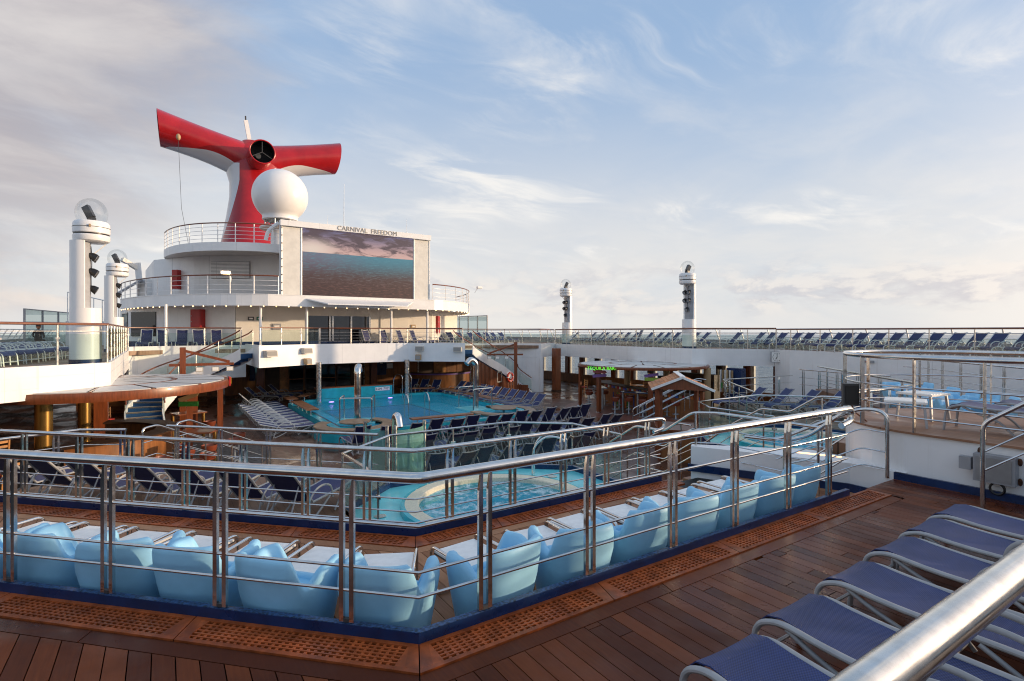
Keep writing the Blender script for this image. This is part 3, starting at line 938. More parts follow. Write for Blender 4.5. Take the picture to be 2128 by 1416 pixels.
def border(path, d0, d1, z, m, parent, step=2.4, name='plank', th=.03):
    a, b = offset_path(path, d0), offset_path(path, d1)
    for i in range(len(path) - 1):
        L = (Vector(path[i + 1]) - Vector(path[i])).length; n = max(1, round(L / step))
        for j in range(n):
            t0, t1 = j / n, (j + 1) / n; g = .004 / L
            f = lambda q, t: tuple(Vector(q[i]).lerp(Vector(q[i + 1]), t))
            plank([f(a, t0 + g), f(a, t1 - g), f(b, t1 - g), f(b, t0 + g)], z, th, m, parent, name)
border([(-13.6, 8.34), (-8.57, 3.31), (-2.24, 3.31)], -.318, -.452, ZW, 'teak_wet', wk)

# chair platform: dry pale teak
mb = MB(); mb.prism([(-17.5, 12.3), (-8.57, 3.34), (-1.3, 3.34), (-1.3, 5.9), (-7.52, 5.9), (-13.6, 11.98)], .9, ZP - .11)
pf = struct('chair_platform', mb, 'caulk', smooth=False)
lay([-12.6 + i * w for i in range(89)], lambda x: max(3.36, -5.19 - x), lambda x: max(5.37, -2.35 - x), ZP, 'teak_dry', pf, 1.4, 2.6)
border(B, -.335, -.468, ZP, 'teak_dry', pf)

# lower terraces
mb = MB(); mb.prism([(-13.6, 11.98), (-7.45, 5.84), (-7.45, 9.0), (-6.35, 10.1), (-9.95, 13.6), (-10.6, 13.2), (-11.4, 13.7), (-13.4, 13.0)], 0.0, ZT)
struct('lounger_terrace', mb, 'tier_boards', smooth=False)
OCT1 = [(-7.42, 5.95), (-7.5, 8.95), (-6.3, 10.02), (-3.5, 10.02), (-2.43, 9.1), (-2.43, 5.95)]
OCT2 = [(2.25, 6.0), (2.25, 9.0), (3.05, 9.95), (5.95, 9.95), (6.95, 8.9), (6.95, 6.0)]

def kerb(name, path, z0, z1, parent=None, m='navy_kerb', th=.055):
    o = MB().wall(path, z0, z1, th).build(name, m, parent, False)
    MB().wall(path, z1, z1 + .004, th * .9).build('worn_edge', 'kerb_edge', o if parent is None else parent, False)
    return o

# gratings: frame boards round a lattice of crossing slats, each panel its own thing
def grating(path, seg, t0, t1, z, w_in, w_out, label, group, cut0=0., cut1=0., holes=.052, rows=6, fine=True):
    a, b = offset_path(path, w_in), offset_path(path, w_out)
    P0 = [Vector(a[seg]).lerp(Vector(a[seg + 1]), t) for t in (t0, t1)]; P1 = [Vector(b[seg]).lerp(Vector(b[seg + 1]), t) for t in (t0, t1)]
    d = (P0[1] - P0[0]).normalized(); nrm = Vector((d.y, -d.x))       # towards the outer side
    Wd = abs(w_out - w_in); L = (P0[1] - P0[0]).length
    o = P0[0]
    t = thing('drain_grating', label, 'grating', (o.x, o.y, z), group=group)
    def pt(u, v): q = o + d * u + nrm * v; return (q.x, q.y)
    # skewed ends follow the mitre at a corner
    s0 = (P1[0] - P0[0]).dot(d); s1 = (P1[1] - P0[1]).dot(d)
    fw = .036; g = .004; e = .06
    zt = z + .012
    def board(u0, u1, v0, v1, su0=True):
        k0, k1 = v0 / Wd, v1 / Wd
        return [pt(u0[0] + s0 * k0 * u0[1], v0), pt(u1[0] + s1 * k0 * u1[1], v0), pt(u1[0] + s1 * k1 * u1[1], v1), pt(u0[0] + s0 * k1 * u0[1], v1)]
    fr = MB()
    fr.prism(board((g, 1), (L - g, 1), 0, fw), z - .02, zt); fr.prism(board((g, 1), (L - g, 1), Wd - fw, Wd), z - .02, zt)
    fr.prism(board((g, 1), (g + e, 1), fw + .001, Wd - fw - .001), z - .02, zt); fr.prism(board((L - g - e, 1), (L - g, 1), fw + .001, Wd - fw - .001), z - .02, zt)
    fr.build('frame', 'grating_wood', t, False)
    u0 = g + e + max(0, s0) ; u1 = L - g - e + min(0, s1)
    lat = MB(); inner = Wd - 2 * fw
    # fill the skewed remainder at the ends with solid wood
    if abs(s0) > .01: lat.prism([pt(g + e + s0 * fw / Wd, fw), pt(u0, fw), pt(u0, Wd - fw), pt(g + e + s0 * (Wd - fw) / Wd, Wd - fw)], z - .02, zt - .001)
    if abs(s1) > .01: lat.prism([pt(L - g - e + s1 * fw / Wd, fw), pt(u1, fw), pt(u1, Wd - fw), pt(L - g - e + s1 * (Wd - fw) / Wd, Wd - fw)], z - .02, zt - .001)
    pv = inner / rows
    for r in range(1, rows):
        v = fw + pv * r
        lat.prism([pt(u0, v - pv * .18), pt(u1, v - pv * .18), pt(u1, v + pv * .18), pt(u0, v + pv * .18)], z - .018, zt - .003)
    n = max(2, round((u1 - u0) / holes)); pu = (u1 - u0) / n
    for c in range(1, n):
        u = u0 + pu * c
        lat.prism([pt(u - pu * .19, fw), pt(u + pu * .19, fw), pt(u + pu * .19, Wd - fw), pt(u - pu * .19, Wd - fw)], z - .018, zt - .006)
    tag(lat.build('lattice', 'grating_wood', t, False), kind='stuff')
    MB().prism(board((g + .01, 1), (L - g - .01, 1), .01, Wd - .01), z - .10, z - .096).build('drain_tray', 'dark_void', t, False)

def split_run(path, seg, n, z, w_in, w_out, label, group, **k):
    if z < 1.8: k = dict(holes=.064, rows=5)
    for j in range(n):
        grating(path, seg, j / n, (j + 1) / n, z, w_in, w_out, label.format(n=nth(n - j if seg == 0 else j + 1)), group, **k)
GA = [(-12.2, 6.94), (-8.57, 3.31), (-2.25, 3.31)]
split_run(GA, 0, 3, ZW, -.030, -.312, 'teak grating below the near rail, port leg, {n} from the corner', 'gratings along the near rail')
split_run(GA, 1, 4, ZW, -.030, -.312, 'teak grating below the near rail, athwart leg, {n} from the corner', 'gratings along the near rail')
GB = [(-12.9, 11.23), (-7.52, 5.85), (-3.1, 5.85)]
split_run(GB, 0, 5, ZP, -.045, -.330, 'teak grating below the second rail, port leg, {n} from the corner', 'gratings along the second rail')
split_run(GB, 1, 4, ZP, -.045, -.330, 'teak grating below the second rail, athwart leg, {n} from the corner', 'gratings along the second rail')

def twin_post(px, py, tx, ty, z0, z1, parent, m='steel', sep=.038, w=.034, lean=.05):
    """two flat upright plates, each cut to a slant under the handrail"""
    t = Vector((tx, ty)).normalized(); r = Vector((-t.y, t.x)); b = MB()
    for s in (-1, 1):
        c = Vector((px, py)) + t * s * sep
        prof = [(-w / 2, z0), (w / 2, z0), (w / 2, z1 - .012), (w / 2 - .016, z1 - .012), (-w / 2, z1 - .13)]
        n = len(prof); vs = []
        for q in (-.013, .013):
            for u, z in prof:
                p = c + t * u + r * q; vs.append((p.x, p.y, z))
        b.add(vs, [tuple(reversed(range(n))), tuple(range(n, 2 * n))] + [(i, (i + 1) % n, n + (i + 1) % n, n + i) for i in range(n)])
    p = b.build('post', m, parent, False)
    MB().box(px, py, z0 + .012, sep * 2 - w, .03, .024, math.atan2(ty, tx)).build('foot_clamp', 'charcoal', parent if parent is not None and parent.type == 'EMPTY' else p, False)
    return p

def on_leg(path, seg, d):
    a, b = Vector(path[seg]), Vector(path[seg + 1]); t = (b - a).normalized()
    p = a + t * d; return p.x, p.y, t.x, t.y

def steel_rail(name, label, path, z0, ztop, mids, posts, r=.044, kerbz=None, group=None, loop=None):
    t = thing(name, label, 'railing', (path[0][0], path[0][1], z0), group=group)
    pts = [(x, y, ztop) for x, y in path]
    if loop:        # the handrail turns back under itself at the open end
        e, f = Vector(pts[-1]), Vector(pts[-2]); d = (e - f).normalized()
        pts = [tuple(p) for p in fillet(pts + [tuple(e + d * .10 + Vector((0, 0, -.02))), tuple(e + d * .09 + Vector((0, 0, -.16))), tuple(e - d * .16 + Vector((0, 0, -.20)))], .06, 4)]
    MB().tube(pts, r, 16).build('handrail', 'steel', t)
    for z, rr in mids:
        MB().tube([(x, y, z) for x, y in path], rr, 10).build('mid_rail', 'steel', t)
    for x, y, tx, ty in posts: twin_post(x, y, tx, ty, kerbz or z0, ztop - r * .6, t)
    return t

def leg_point(path, seg, px):           # plan point where a view column meets a leg (precomputed x is given directly)
    return px
sqr = .70711
def portleg(c, xs): return [(x, c - x, sqr, -sqr) for x in xs]
ra = steel_rail('near_railing', 'thick polished steel railing bent at the corner, nearest to the viewer, on a navy kerb', A, ZP, 3.02,
                ((2.70, .012), (2.39, .010), (2.225, .010)), portleg(-5.26, (-12.45, -11.72, -11.02, -10.35, -9.65, -8.94)) + [(x, 3.31, 1, 0) for x in (-8.06, -7.06, -6.04, -5.09, -4.1, -3.19)], .039, 2.008, loop=True)
MB().wall(A, 1.55, 2.000, .055).build('kerb', 'navy_kerb', ra, False)
MB().wall(A, 2.000, 2.004, .050).build('worn_edge', 'kerb_edge', ra, False)
rb = steel_rail('second_railing', 'polished steel railing with a corner between the white tables and the near whirlpool', B, ZT, 2.60,
                ((2.28, .009), (2.03, .009), (1.88, .009), (1.75, .011)), portleg(-1.67, (-12.9, -12.3, -11.62, -10.95, -10.36, -9.75, -9.15, -8.53, -7.95)) + [(x, 5.85, 1, 0) for x in (-7.07, -6.15, -5.3, -4.48, -3.6)], .028, 1.70, loop=True)
MB().wall(B, 1.0, 1.695, .06).build('kerb', 'navy_kerb', rb, False)

# blue tub chairs with their backs to the near rail
dport, nport = Vector((-sqr, sqr)), Vector((sqr, sqr))
for i, t in enumerate((.42, 1.22, 2.02, 2.74, 3.46, 4.2)):
    p = Vector((-8.57, 3.31)) + dport * t + nport * (.41 + (.03, -.02, .04, 0, .03, 0)[i])
    lab = ('pale blue tub chair at the corner of the near railing, port side', 'pale blue tub chair second from the railing corner on the port leg', 'pale blue tub chair third from the railing corner on the port leg',
           'pale blue tub chair fourth from the railing corner on the port leg', 'pale blue tub chair fifth from the railing corner, by the left edge', 'pale blue tub chair cut off by the left edge')[i]
    CHAIR.put((p.x, p.y, ZP), R(-45 + (6, -9, 5, 24, -4, 3)[i]), lab, 'blue tub chairs behind the near railing')
for i, x in enumerate((-7.72, -6.92, -6.12, -5.40, -4.66, -3.96, -3.30)):
    CHAIR.put((x, 3.31 + .41 + (.03, 0, .04, .02, .05, .02, .06)[i], ZP), R((10, -14, -6, -16, -6, -12, -4)[i]), 'pale blue tub chair on the athwart leg of the near railing, {} from the corner'.format(nth(i + 1)), 'blue tub chairs behind the near railing')
for i, t in enumerate((.70, 1.32, 1.97, 2.66, 3.32, 3.97, 4.6)):
    p = Vector((-8.57, 3.31)) + dport * t + nport * .99
    TABLE.put((p.x, p.y, ZP), R(-45 + (18, 0, 3, -2, 2, 0, -3)[i]), 'white chrome framed side table on the port leg of the platform, {} from the corner'.format(nth(i + 1)), 'white side tables on the platform')
for i, x in enumerate((-7.62, -6.86, -6.26, -5.62, -5.0, -4.38, -3.74)):
    TABLE.put((x, 4.31 + (.02, -.03, .03, 0, .02, 0, .03)[i], ZP), R((6, -3, 2, -2, 0, 2, -3)[i]), 'white chrome framed side table on the athwart leg of the platform, {} from the corner'.format(nth(i + 1)), 'white side tables on the platform')

# loungers on the walkway, feet towards the rail
for i, x in enumerate((-8.28, -7.47, -6.71, -5.88, -5.08, -4.34, -3.67)):
    lab = 'flat blue lounger on the dark walkway, {} from the starboard stair'.format(nth(7 - i)) if i else 'flat lounger mostly cut off by the bottom edge, only its grey foot showing'
    LG_FLAT.put((x, (.80, .85, .91, .96, 1.0, 1.04, 1.07)[i], ZW), R((1, -1.5, 0, .5, -.5, 1, 0)[i]), lab, 'blue loungers on the walkway')
# loungers on the terrace beyond the second rail, backs to the rail
for i, (x, y) in enumerate(((-12.15, 12.35), (-11.5, 11.72), (-10.93, 11.15), (-10.15, 10.42), (-9.62, 9.85), (-8.95, 9.2), (-8.36, 8.62))):
    LG_UP.put((x + .36, y + .30, ZT), R(-45 + (3, -2, 1, -3, 2, 0, -2)[i]), 'reclined navy lounger on the terrace behind the second railing, {} from the whirlpool'.format(nth(7 - i)), 'loungers on the port terrace')

# ------------------------------------------------------------ whirlpools
def whirlpool(poly, cx, cy, label, water_label, rad=1.64):
    t = thing('whirlpool', label, 'whirlpool', (cx, cy, 0))
    mb = MB(); mb.prism(poly, .0, ZS - .35); mb.build('base', 'white_paint', t, False)
    # tiled deck with a round opening
    n = 48; vs = []; fs = []
    for j in range(n):
        a = 2 * math.pi * j / n; vs.append((cx + rad * math.cos(a), cy + rad * math.sin(a), ZS))
    def edge_hit(a):
        d = Vector((math.cos(a), math.sin(a))); best = 99
        for i in range(len(poly)):
            p, q = Vector(poly[i]), Vector(poly[(i + 1) % len(poly)]); e = q - p
            den = d.x * e.y - d.y * e.x
            if abs(den) < 1e-9: continue
            w_ = p - Vector((cx, cy)); s_ = (w_.x * e.y - w_.y * e.x) / den; u = (w_.x * d.y - w_.y * d.x) / den
            if s_ > 0 and -1e-6 <= u <= 1 + 1e-6: best = min(best, s_)
        return best
    for j in range(n):
        a = 2 * math.pi * j / n; s_ = edge_hit(a); vs.append((cx + s_ * math.cos(a), cy + s_ * math.sin(a), ZS))
    for j in range(n): fs.append((j, n + j, n + (j + 1) % n, (j + 1) % n))
    MB().add(vs, fs).build('tiled_deck', 'pool_tile_pale', t, False)
    MB().wall(poly, ZS - .4, ZS + .10, .07, 0, True).build('kerb', 'navy_kerb', t, False)
    MB().lathe([(rad + .06, ZS + .002), (rad + .05, ZS + .10), (rad - .02, ZS + .11)], 48, cx, cy).build('tile_step', 'pool_tile', t)
    MB().lathe([(rad - .02, ZS + .11), (rad - .24, ZS + .11), (rad - .26, ZS + .09), (rad - .26, ZS - .2)], 56, cx, cy).build('rim', 'ring_tile', t)
    MB().lathe([(rad - .25, ZS - .15), (rad - .5, ZS - .3), (rad - .52, ZS - .55), (0, ZS - .55)], 40, cx, cy).build('basin', 'pool_tile_pale', t)
    MB().lathe([(rad - .255, ZS + .02), (0, ZS + .02)], 56, cx, cy).build('bubbling_water', 'spa_water', t)
    for dx, dy in ((-1.95, .55), (1.9, .9)):
        MB().lathe([(.10, ZS + .012), (.0, ZS + .012)], 16, cx + dx, cy + dy).build('drain', 'steel_soft', t)
    return t
whirlpool(OCT1, -5.05, 7.98, 'near round whirlpool with cream rim and foaming water behind the second railing', '')
whirlpool(OCT2, 4.6, 7.98, 'far round whirlpool with foaming water by the starboard stair', '')

def glass_rail(name, label, path, z0, ztop, step, glass_top, glass='rail_glass', top_m='steel', r=.026, post_m='steel_soft', mids=(), postr=.017, group=None, cat='railing', skip=(), gz0=.06, flat=True):
    """handrail on slim posts with a pane in each bay"""
    t = thing(name, label, cat, (path[0][0], path[0][1], z0), group=group)
    MB().tube([(x, y, ztop) for x, y in path], r, 10, sq=.8).build('handrail', top_m, t)
    for z in mids: MB().tube([(x, y, z) for x, y in path], .009, 6).build('wire', 'steel_soft', t)
    for i in range(len(path) - 1):
        a, b = Vector(path[i]), Vector(path[i + 1]); L = (b - a).length; n = max(1, round(L / step))
        for j in range(n):
            p, q = a.lerp(b, j / n), a.lerp(b, (j + 1) / n); d = (q - p).normalized()
            if i == 0 or j > 0 or True:
                MB().tube([(p.x, p.y, z0), (p.x, p.y, ztop)], postr, 8).build('post', post_m, t)
                MB().box(p.x, p.y, z0 + (glass_top - z0) * .86, .10, .035, .05, math.atan2(d.y, d.x)).build('clip', 'chrome', t, False)
            p2, q2 = p + d * .03, q - d * .03
            if glass: MB().wall([tuple(p2), tuple(q2)], z0 + gz0, glass_top, .010).build('pane', glass, t, False)
        if i == len(path) - 2:
            MB().tube([(b.x, b.y, z0), (b.x, b.y, ztop)], postr, 8).build('post', post_m, t)
    return t
glass_rail('spa_railing', 'glass sided steel railing round the far edge of the near whirlpool', [(-7.46, 7.3), (-7.5, 8.95), (-6.3, 10.02), (-3.5, 10.02), (-2.43, 9.1), (-2.43, 7.6)], ZS + .05, 1.97, 1.35, 1.78, 'rail_glass', r=.028)
glass_rail('spa_railing', 'glass sided steel railing round the far whirlpool', [(2.25, 7.2), (2.25, 9.0), (3.05, 9.95), (5.95, 9.95), (6.95, 8.9), (6.95, 7.2)], ZS + .05, 1.97, 1.35, 1.78, 'rail_glass', r=.028)
rc = steel_rail('terrace_railing', 'steel railing along the pool side of the port lounger terrace', [(-9.92, 13.5), (-6.5, 10.08)], ZT, 2.0, ((1.70, .011), (1.42, .011), (1.2, .011)), [(-9.75, 13.33, sqr, -sqr), (-9.0, 12.58, sqr, -sqr), (-8.2, 11.78, sqr, -sqr), (-7.4, 10.98, sqr, -sqr), (-6.62, 10.2, sqr, -sqr)], .028)
steel_rail('terrace_railing', 'steel railing along the port bar side of the lounger terrace', [(-13.4, 12.9), (-12.4, 13.4), (-11.4, 13.75), (-10.62, 13.3)], ZT, 2.02, ((1.72, .011), (1.42, .011), (1.2, .011)), [(-12.8, 13.2, .9, .4), (-11.75, 13.62, .95, .3), (-10.68, 13.33, .9, -.4)], .028)
# round glass shower screen with its steel shower head behind the corner of the second rail
t = thing('shower_screen', 'curved aqua glass screen with a steel shower post behind the railing corner', 'shower screen', (-5.9, 11.2, 0))
for k, (a0, a1) in enumerate(((150, 235), (250, 335))):
    MB().lathe([(.62, .25), (.62, 1.95)], 14, -5.75, 11.15, a0, a1).build('pane', 'aqua_glass', t)
    for a in (a0, a1): MB().cyl((-5.75 + .64 * math.cos(R(a)), 11.15 + .64 * math.sin(R(a)), .0), (-5.75 + .64 * math.cos(R(a)), 11.15 + .64 * math.sin(R(a)), 2.05), .04, n=10).build('upright', 'steel_soft', t)
MB().tube(fillet([(-5.75, 11.15, 0), (-5.75, 11.15, 2.15), (-5.75, 10.95, 2.2), (-5.75, 10.85, 1.95)], .14, 5), .075, 14).build('shower_head', 'chrome', t)
# grab rail into the whirlpool
def grab(label, x, y, z, rz, h=.95, ln=.55, m='chrome', w=.5):
    t = thing('grab_rail', label, 'grab rail', (x, y, z), rz, world=False)
    for s in (-1, 1):
        MB().tube(fillet([(s * w / 2, -ln / 2, 0), (s * w / 2, -ln / 2, h), (s * w / 2, ln * .1, h + .08), (s * w / 2, ln / 2, h - .2), (s * w / 2, ln / 2, -.1)], .18, 5), .020, 10).build('bent_tube', m, t)
    return t
grab('bent steel grab rail at the edge of the near whirlpool', -3.2, 8.9, ZS, R(50), .85, .7)

board_mat('stage_boards', (.22, .10, .05), (.36, .19, .11), .12, .5, gap=.07)
# ------------------------------------------------------------ stage with the rounded end
SC, SR, ZG = (.30, 3.0), 1.60, 2.60
arc = [(SC[0] + SR * math.cos(R(a)), SC[1] + SR * math.sin(R(a))) for a in range(0, 181, 9)]
outline = [(SC[0] + SR, -8.0)] + arc + [(SC[0] - SR, -8.0)]
mb = MB(); mb.prism(outline, ZG - .03, ZG)
struct('stage_floor', mb, 'stage_boards', smooth=False)
lower = [(SC[0] + SR - .1, -8.0)] + [(SC[0] + (SR - .04) * math.cos(R(a)), SC[1] + (SR - .04) * math.sin(R(a))) for a in range(0, 181, 9)] + [(SC[0] - SR + .04, -8.0)]
st = thing('stage', 'white rounded stage wall with navy skirting beside the walkway', 'stage', (SC[0], SC[1], 0))
mb = MB(); mb.prism(lower, 1.0, ZG - .032); mb.build('wall', 'white_paint', st, False)
MB().wall([(-1.34, 3.32), (-1.34, -6)], ZW, ZW + .10, .05).build('skirting', 'navy_kerb', st, False)
MB().prism([(-1.36, 3.2), (-1.34, 3.9), (-2.35, 6.0), (-2.2, 6.1), (-.9, 4.7), (-1.0, 3.2)], 1.0, 2.02).build('flank', 'white_paint', st, False)
MB().wall([(-1.40, 3.4), (-1.38, 3.9), (-2.40, 6.02)], ZP, ZP + .12, .03).build('skirting', 'navy_kerb', st, False)
MB().box(-1.16, 4.45, 1.98, .08, .62, .09, R(24)).build('step_light', 'light_strip', st, False)
path = [(SC[0] - SR + .03, -6.0)] + [(SC[0] + (SR - .03) * math.cos(R(a)), SC[1] + (SR - .03) * math.sin(R(a))) for a in range(180, -1, -10)] + [(SC[0] + SR - .03, -6.0)]
t = thing('stage_railing', 'curved steel railing round the rounded end of the stage', 'railing', (SC[0], SC[1], ZG))
MB().tube([(x, y, 3.64) for x, y in path], .036, 14).build('handrail', 'steel', t)
for z in (3.22, 2.96, 2.80): MB().tube([(x, y, z) for x, y in path], .011, 8).build('mid_rail', 'steel', t)
for a in (176, 146, 112, 75, 40, 4):
    x, y = SC[0] + (SR - .03) * math.cos(R(a)), SC[1] + (SR - .03) * math.sin(R(a))
    MB().bar((x, y, ZG), (x, y, 3.62), .055, .02, (math.sin(R(a)), -math.cos(R(a)), 0)).build('post', 'steel', t, False)
for x in (SC[0] - SR + .03, SC[0] + SR - .03):
    for y in (2.35, 1.35, .2):
        MB().cyl((x, y, ZG), (x, y, 3.62), .018, n=8).build('post', 'steel_soft', t)
t = thing('rail_speaker', 'dark box speaker hung on the stage railing', 'speaker', (-.85, 4.1, 3.0))
MB().box(-.98, 4.06, 3.02, .10, .22, .34, R(40)).build('housing', 'charcoal', t, False)
MB().box(-1.02, 4.02, 3.02, .03, .18, .28, R(40)).build('grille', 'black', t, False)
MB().tube([(-.9, 4.08, 2.85), (-.92, 4.02, 2.74), (-.85, 3.95, 2.66), (-.8, 3.9, ZG)], .012, 6).build('cable', 'wood_post', t)
for i, (x, y, lab) in enumerate(((-.35, 2.42, 'mauve grey lounger on the stage nearest its rounded end'), (.45, 2.15, 'mauve grey lounger in the middle of the stage'), (1.15, 1.9, 'mauve grey lounger on the far side of the stage'))):
    LG_MAUVE.put((x + .0, y - .45, ZG), R(2 + i * 3), lab, 'loungers on the stage')
def low_table(label, x, y, rz, h=.36):
    t = thing('low_table', label, 'table', (x, y, ZG), rz, world=False)
    MB().box(0, 0, h, .52, .52, .03).build('top', 'table_white', t, False)
    for k in range(6): MB().box(-.2 + k * .08, 0, h + .018, .05, .46, .008).build('slat', 'table_white', t, False)
    for sx in (-1, 1):
        for sy in (-1, 1): MB().bar((sx * .22, sy * .22, h - .01), (sx * .25, sy * .25, 0), .035, .03).build('leg', 'grey_frame', t, False)
low_table('white slatted low table standing alone near the rounded stage end', -.62, 3.45, R(20))
low_table('white slatted low table between the stage loungers', .30, 3.55, R(-8), .40)
# switch box with rust stains on the stage wall
t = thing('switch_box', 'grey metal switch box with rust stains on the white stage wall', 'switch box', (-1.40, 2.3, 2.1))
MB().box(-1.37, 2.22, 2.30, .14, .40, .34).build('housing', 'box_grey', t, False)
MB().box(-1.40, 2.50, 2.33, .10, .12, .16).build('terminal', 'box_grey', t, False)
MB().box(-1.445, 2.22, 2.30, .012, .34, .28).build('cover', 'grey_metal', t, False)
for dy, dz in ((-.22, .12), (-.22, -.12), (.16, .19)): MB().sphere((-1.335, 2.22 + dy, 2.30 + dz), .032, 10, 6, (.2, .8, 1.5)).build('rust_stain', 'rust', t)
MB().tube([(-1.38, 2.2 + .07 * math.cos(R(a)), 2.06 + .07 * math.sin(R(a))) for a in range(0, 360, 24)], .014, 6, True).build('cable_coil', 'black', t)
# blue stair up to the stage
t = thing('stage_steps', 'navy sided steps with dark treads rising to the stage', 'steps', (-1.6, 1.4, ZW))
for k in range(4):
    MB().box(-1.66, 1.62 - k * .24, ZW + .085 + k * .085, .64, .24, .17 + k * .17).build('riser', 'navy_kerb', t, False)
    MB().box(-1.66, 1.62 - k * .24, ZW + .18 + k * .17, .66, .26, .02).build('tread', 'charcoal', t, False)
def handrail3(name, label, pts, mids, posts, r=.024, cat='handrail', fr=.10, group=None):
    """stair handrail: bent tube, parallel wires below it, posts to the floor"""
    t = thing(name, label, cat, (pts[0][0], pts[0][1], min(p[2] for p in pts) - 1.0), group=group)
    MB().tube(fillet(pts, fr, 6), r, 12).build('handrail', 'steel', t)
    for d, seg in mids:
        MB().tube(fillet([(x, y, z - d) for x, y, z in seg], fr * .6, 4), .010, 8).build('mid_rail', 'steel', t)
    for x, y, z0, z1 in posts: MB().cyl((x, y, z0), (x, y, z1), r * .85, n=10).build('post', 'steel', t)
    return t
s1 = [(-1.93, 2.19, ZW), (-1.93, 2.19, 2.92), (-1.85, 1.5, 3.45), (-1.8, .9, 3.95)]
handrail3('stage_handrail', 'steel handrail rising from the walkway beside the navy stage steps', s1, [(.34, s1[1:]), (.56, s1[1:])], [], .026)
s2 = [(-1.36, 3.40, ZW), (-1.36, 3.40, 2.86), (-1.42, 3.72, 2.88), (-1.95, 4.7, 2.30), (-2.0, 5.2, 2.28)]
handrail3('wall_handrail', 'bent steel handrail from the walkway down along the white stage flank', s2, [(.30, [(-1.36, 3.42, 2.86), (-1.42, 3.72, 2.88), (-1.95, 4.7, 2.30)]), (.58, [(-1.36, 3.42, 2.86), (-1.42, 3.72, 2.88), (-1.95, 4.7, 2.30)]), (.82, [(-1.36, 3.42, 2.86), (-1.42, 3.72, 2.88), (-1.95, 4.7, 2.30)])], [], .028, fr=.16)
s3 = [(-2.85, 4.05, ZP), (-2.85, 4.05, 2.50), (-2.80, 3.75, 2.62), (-2.72, 3.34, 2.98)]
handrail3('wall_handrail', 'short bent steel handrail at the open end of the near railing', s3, [(.32, s3[1:]), (.60, s3[1:])], [], .026)
# central steps down to the pool deck with their rails
t = thing('central_steps', 'wide dark wooden steps between the two whirlpools', 'steps', (0, 7.2, 0))
for k in range(9):
    MB().box(-.1, 6.0 + k * .34, (1.6 - .17 * (k + 1)) / 2, 4.5, .34, 1.6 - .17 * (k + 1)).build('step', 'wood_panel', t, False)
for sx, lab in ((-1, 'bent steel stair handrail on the near whirlpool side of the central steps'), (1, 'bent steel stair handrail on the far whirlpool side of the central steps')):
    x = -2.22 if sx < 0 else 2.05
    pth = [(x + .25 * (sx < 0), 3.9 if sx < 0 else 5.0, 2.60), (x + .22 * (sx < 0), 5.7, 2.60), (x, 6.07, 2.58), (x, 6.7, 2.16), (x, 7.4, 2.15), (x, 8.2, 1.66), (x, 9.0, 1.05), (x, 9.2, 1.02)]
    handrail3('stair_handrail', lab, pth, [(.28, pth), (.52, pth), (.76, pth)], [(x, 6.0, 1.0, 2.56), (x, 7.35, .6, 2.14), (x, 8.95, 0, 1.06), (pth[0][0], pth[0][1] + .15, 1.0, 2.58)], .024)
for k, (dx, dy) in enumerate(((0, 0), (.7, 1.1))):
    pth = [(-.1 + dx, 9.3 + dy, .0), (-.1 + dx, 9.3 + dy, .92), (-.1 + dx, 8.9 + dy, 1.05), (-.1 + dx, 7.6 + dy, 1.75), (-.1 + dx, 7.2 + dy, 1.75)]
    handrail3('stair_handrail', ('free standing bent steel handrail in the middle of the central steps, nearer one', 'free standing bent steel handrail in the middle of the central steps, farther one')[k], pth, [(.3, pth[1:])], [(-.1 + dx, 7.5 + dy, .3, 1.74)], .022)
# guard rail the viewer looks over
t = thing('viewpoint_railing', 'very close thick steel handrail crossing the bottom right corner', 'railing', (-8.0, .45, 2.3))
MB().tube([(-13.2, .45, 3.355), (-3.4, .45, 3.355)], .041, 24).build('handrail', mat('steel_worn', (.68, .66, .62), .20, 1., var=.10, scale=18, rvar=.06), t)
for x in (-13.0, -3.6): MB().cyl((x, .45, ZW), (x, .45, 3.33), .025, n=12).build('post', 'steel', t)
for z in (3.0, 2.65): MB().tube([(-13.2, .47, z), (-11.4, .47, z)], .012, 8).build('mid_rail', 'steel', t)
mb = MB(); mb.box(-9.0, -3.6, 2.2, 9.0, 6.0, .3)
struct('viewpoint_deck', mb, 'upper_deck_boards', smooth=False)
# ------------------------------------------------------------ main pool
pool = thing('swimming_pool', 'large turquoise swimming pool with deep blue centre', 'pool', (-.4, 24, 0))
outer = [(PX0, PY0 + 1.3), (PX0, PY1 - .9), (PX0 + .9, PY1), (PX1 - .9, PY1), (PX1, PY1 - .9), (PX1, PY0 + 1.3), (PX1 - 1.0, PY0), (PX0 + 1.0, PY0)]
cl = outer + [outer[0]]
inner = [tuple(p) for p in offset_path(outer, .34, True)] if False else offset_path(outer, -.34, True)
if abs(inner[0][0]) > abs(outer[0][0]): inner = offset_path(outer, .34, True)
n = len(outer)
rim = MB()
vs = [(x, y, -.05) for x, y in outer] + [(x, y, .44) for x, y in outer] + [(x, y, .44) for x, y in inner] + [(x, y, -.9) for x, y in inner]
rim.add(vs, [(l * n + i, l * n + (i + 1) % n, (l + 1) * n + (i + 1) % n, (l + 1) * n + i) for l in range(3) for i in range(n)])
rim.build('rim', 'pool_tile', pool, False)
MB().sheet(inner, -.15).build('shallow_floor', 'pool_tile_pale', pool, False)
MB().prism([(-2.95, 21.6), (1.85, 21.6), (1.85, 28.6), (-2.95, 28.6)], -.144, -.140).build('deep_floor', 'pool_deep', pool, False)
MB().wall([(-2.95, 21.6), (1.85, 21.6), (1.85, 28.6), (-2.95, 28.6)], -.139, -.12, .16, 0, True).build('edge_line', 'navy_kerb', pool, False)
MB().sheet(inner, .31).build('water', 'pool_water', pool, False)
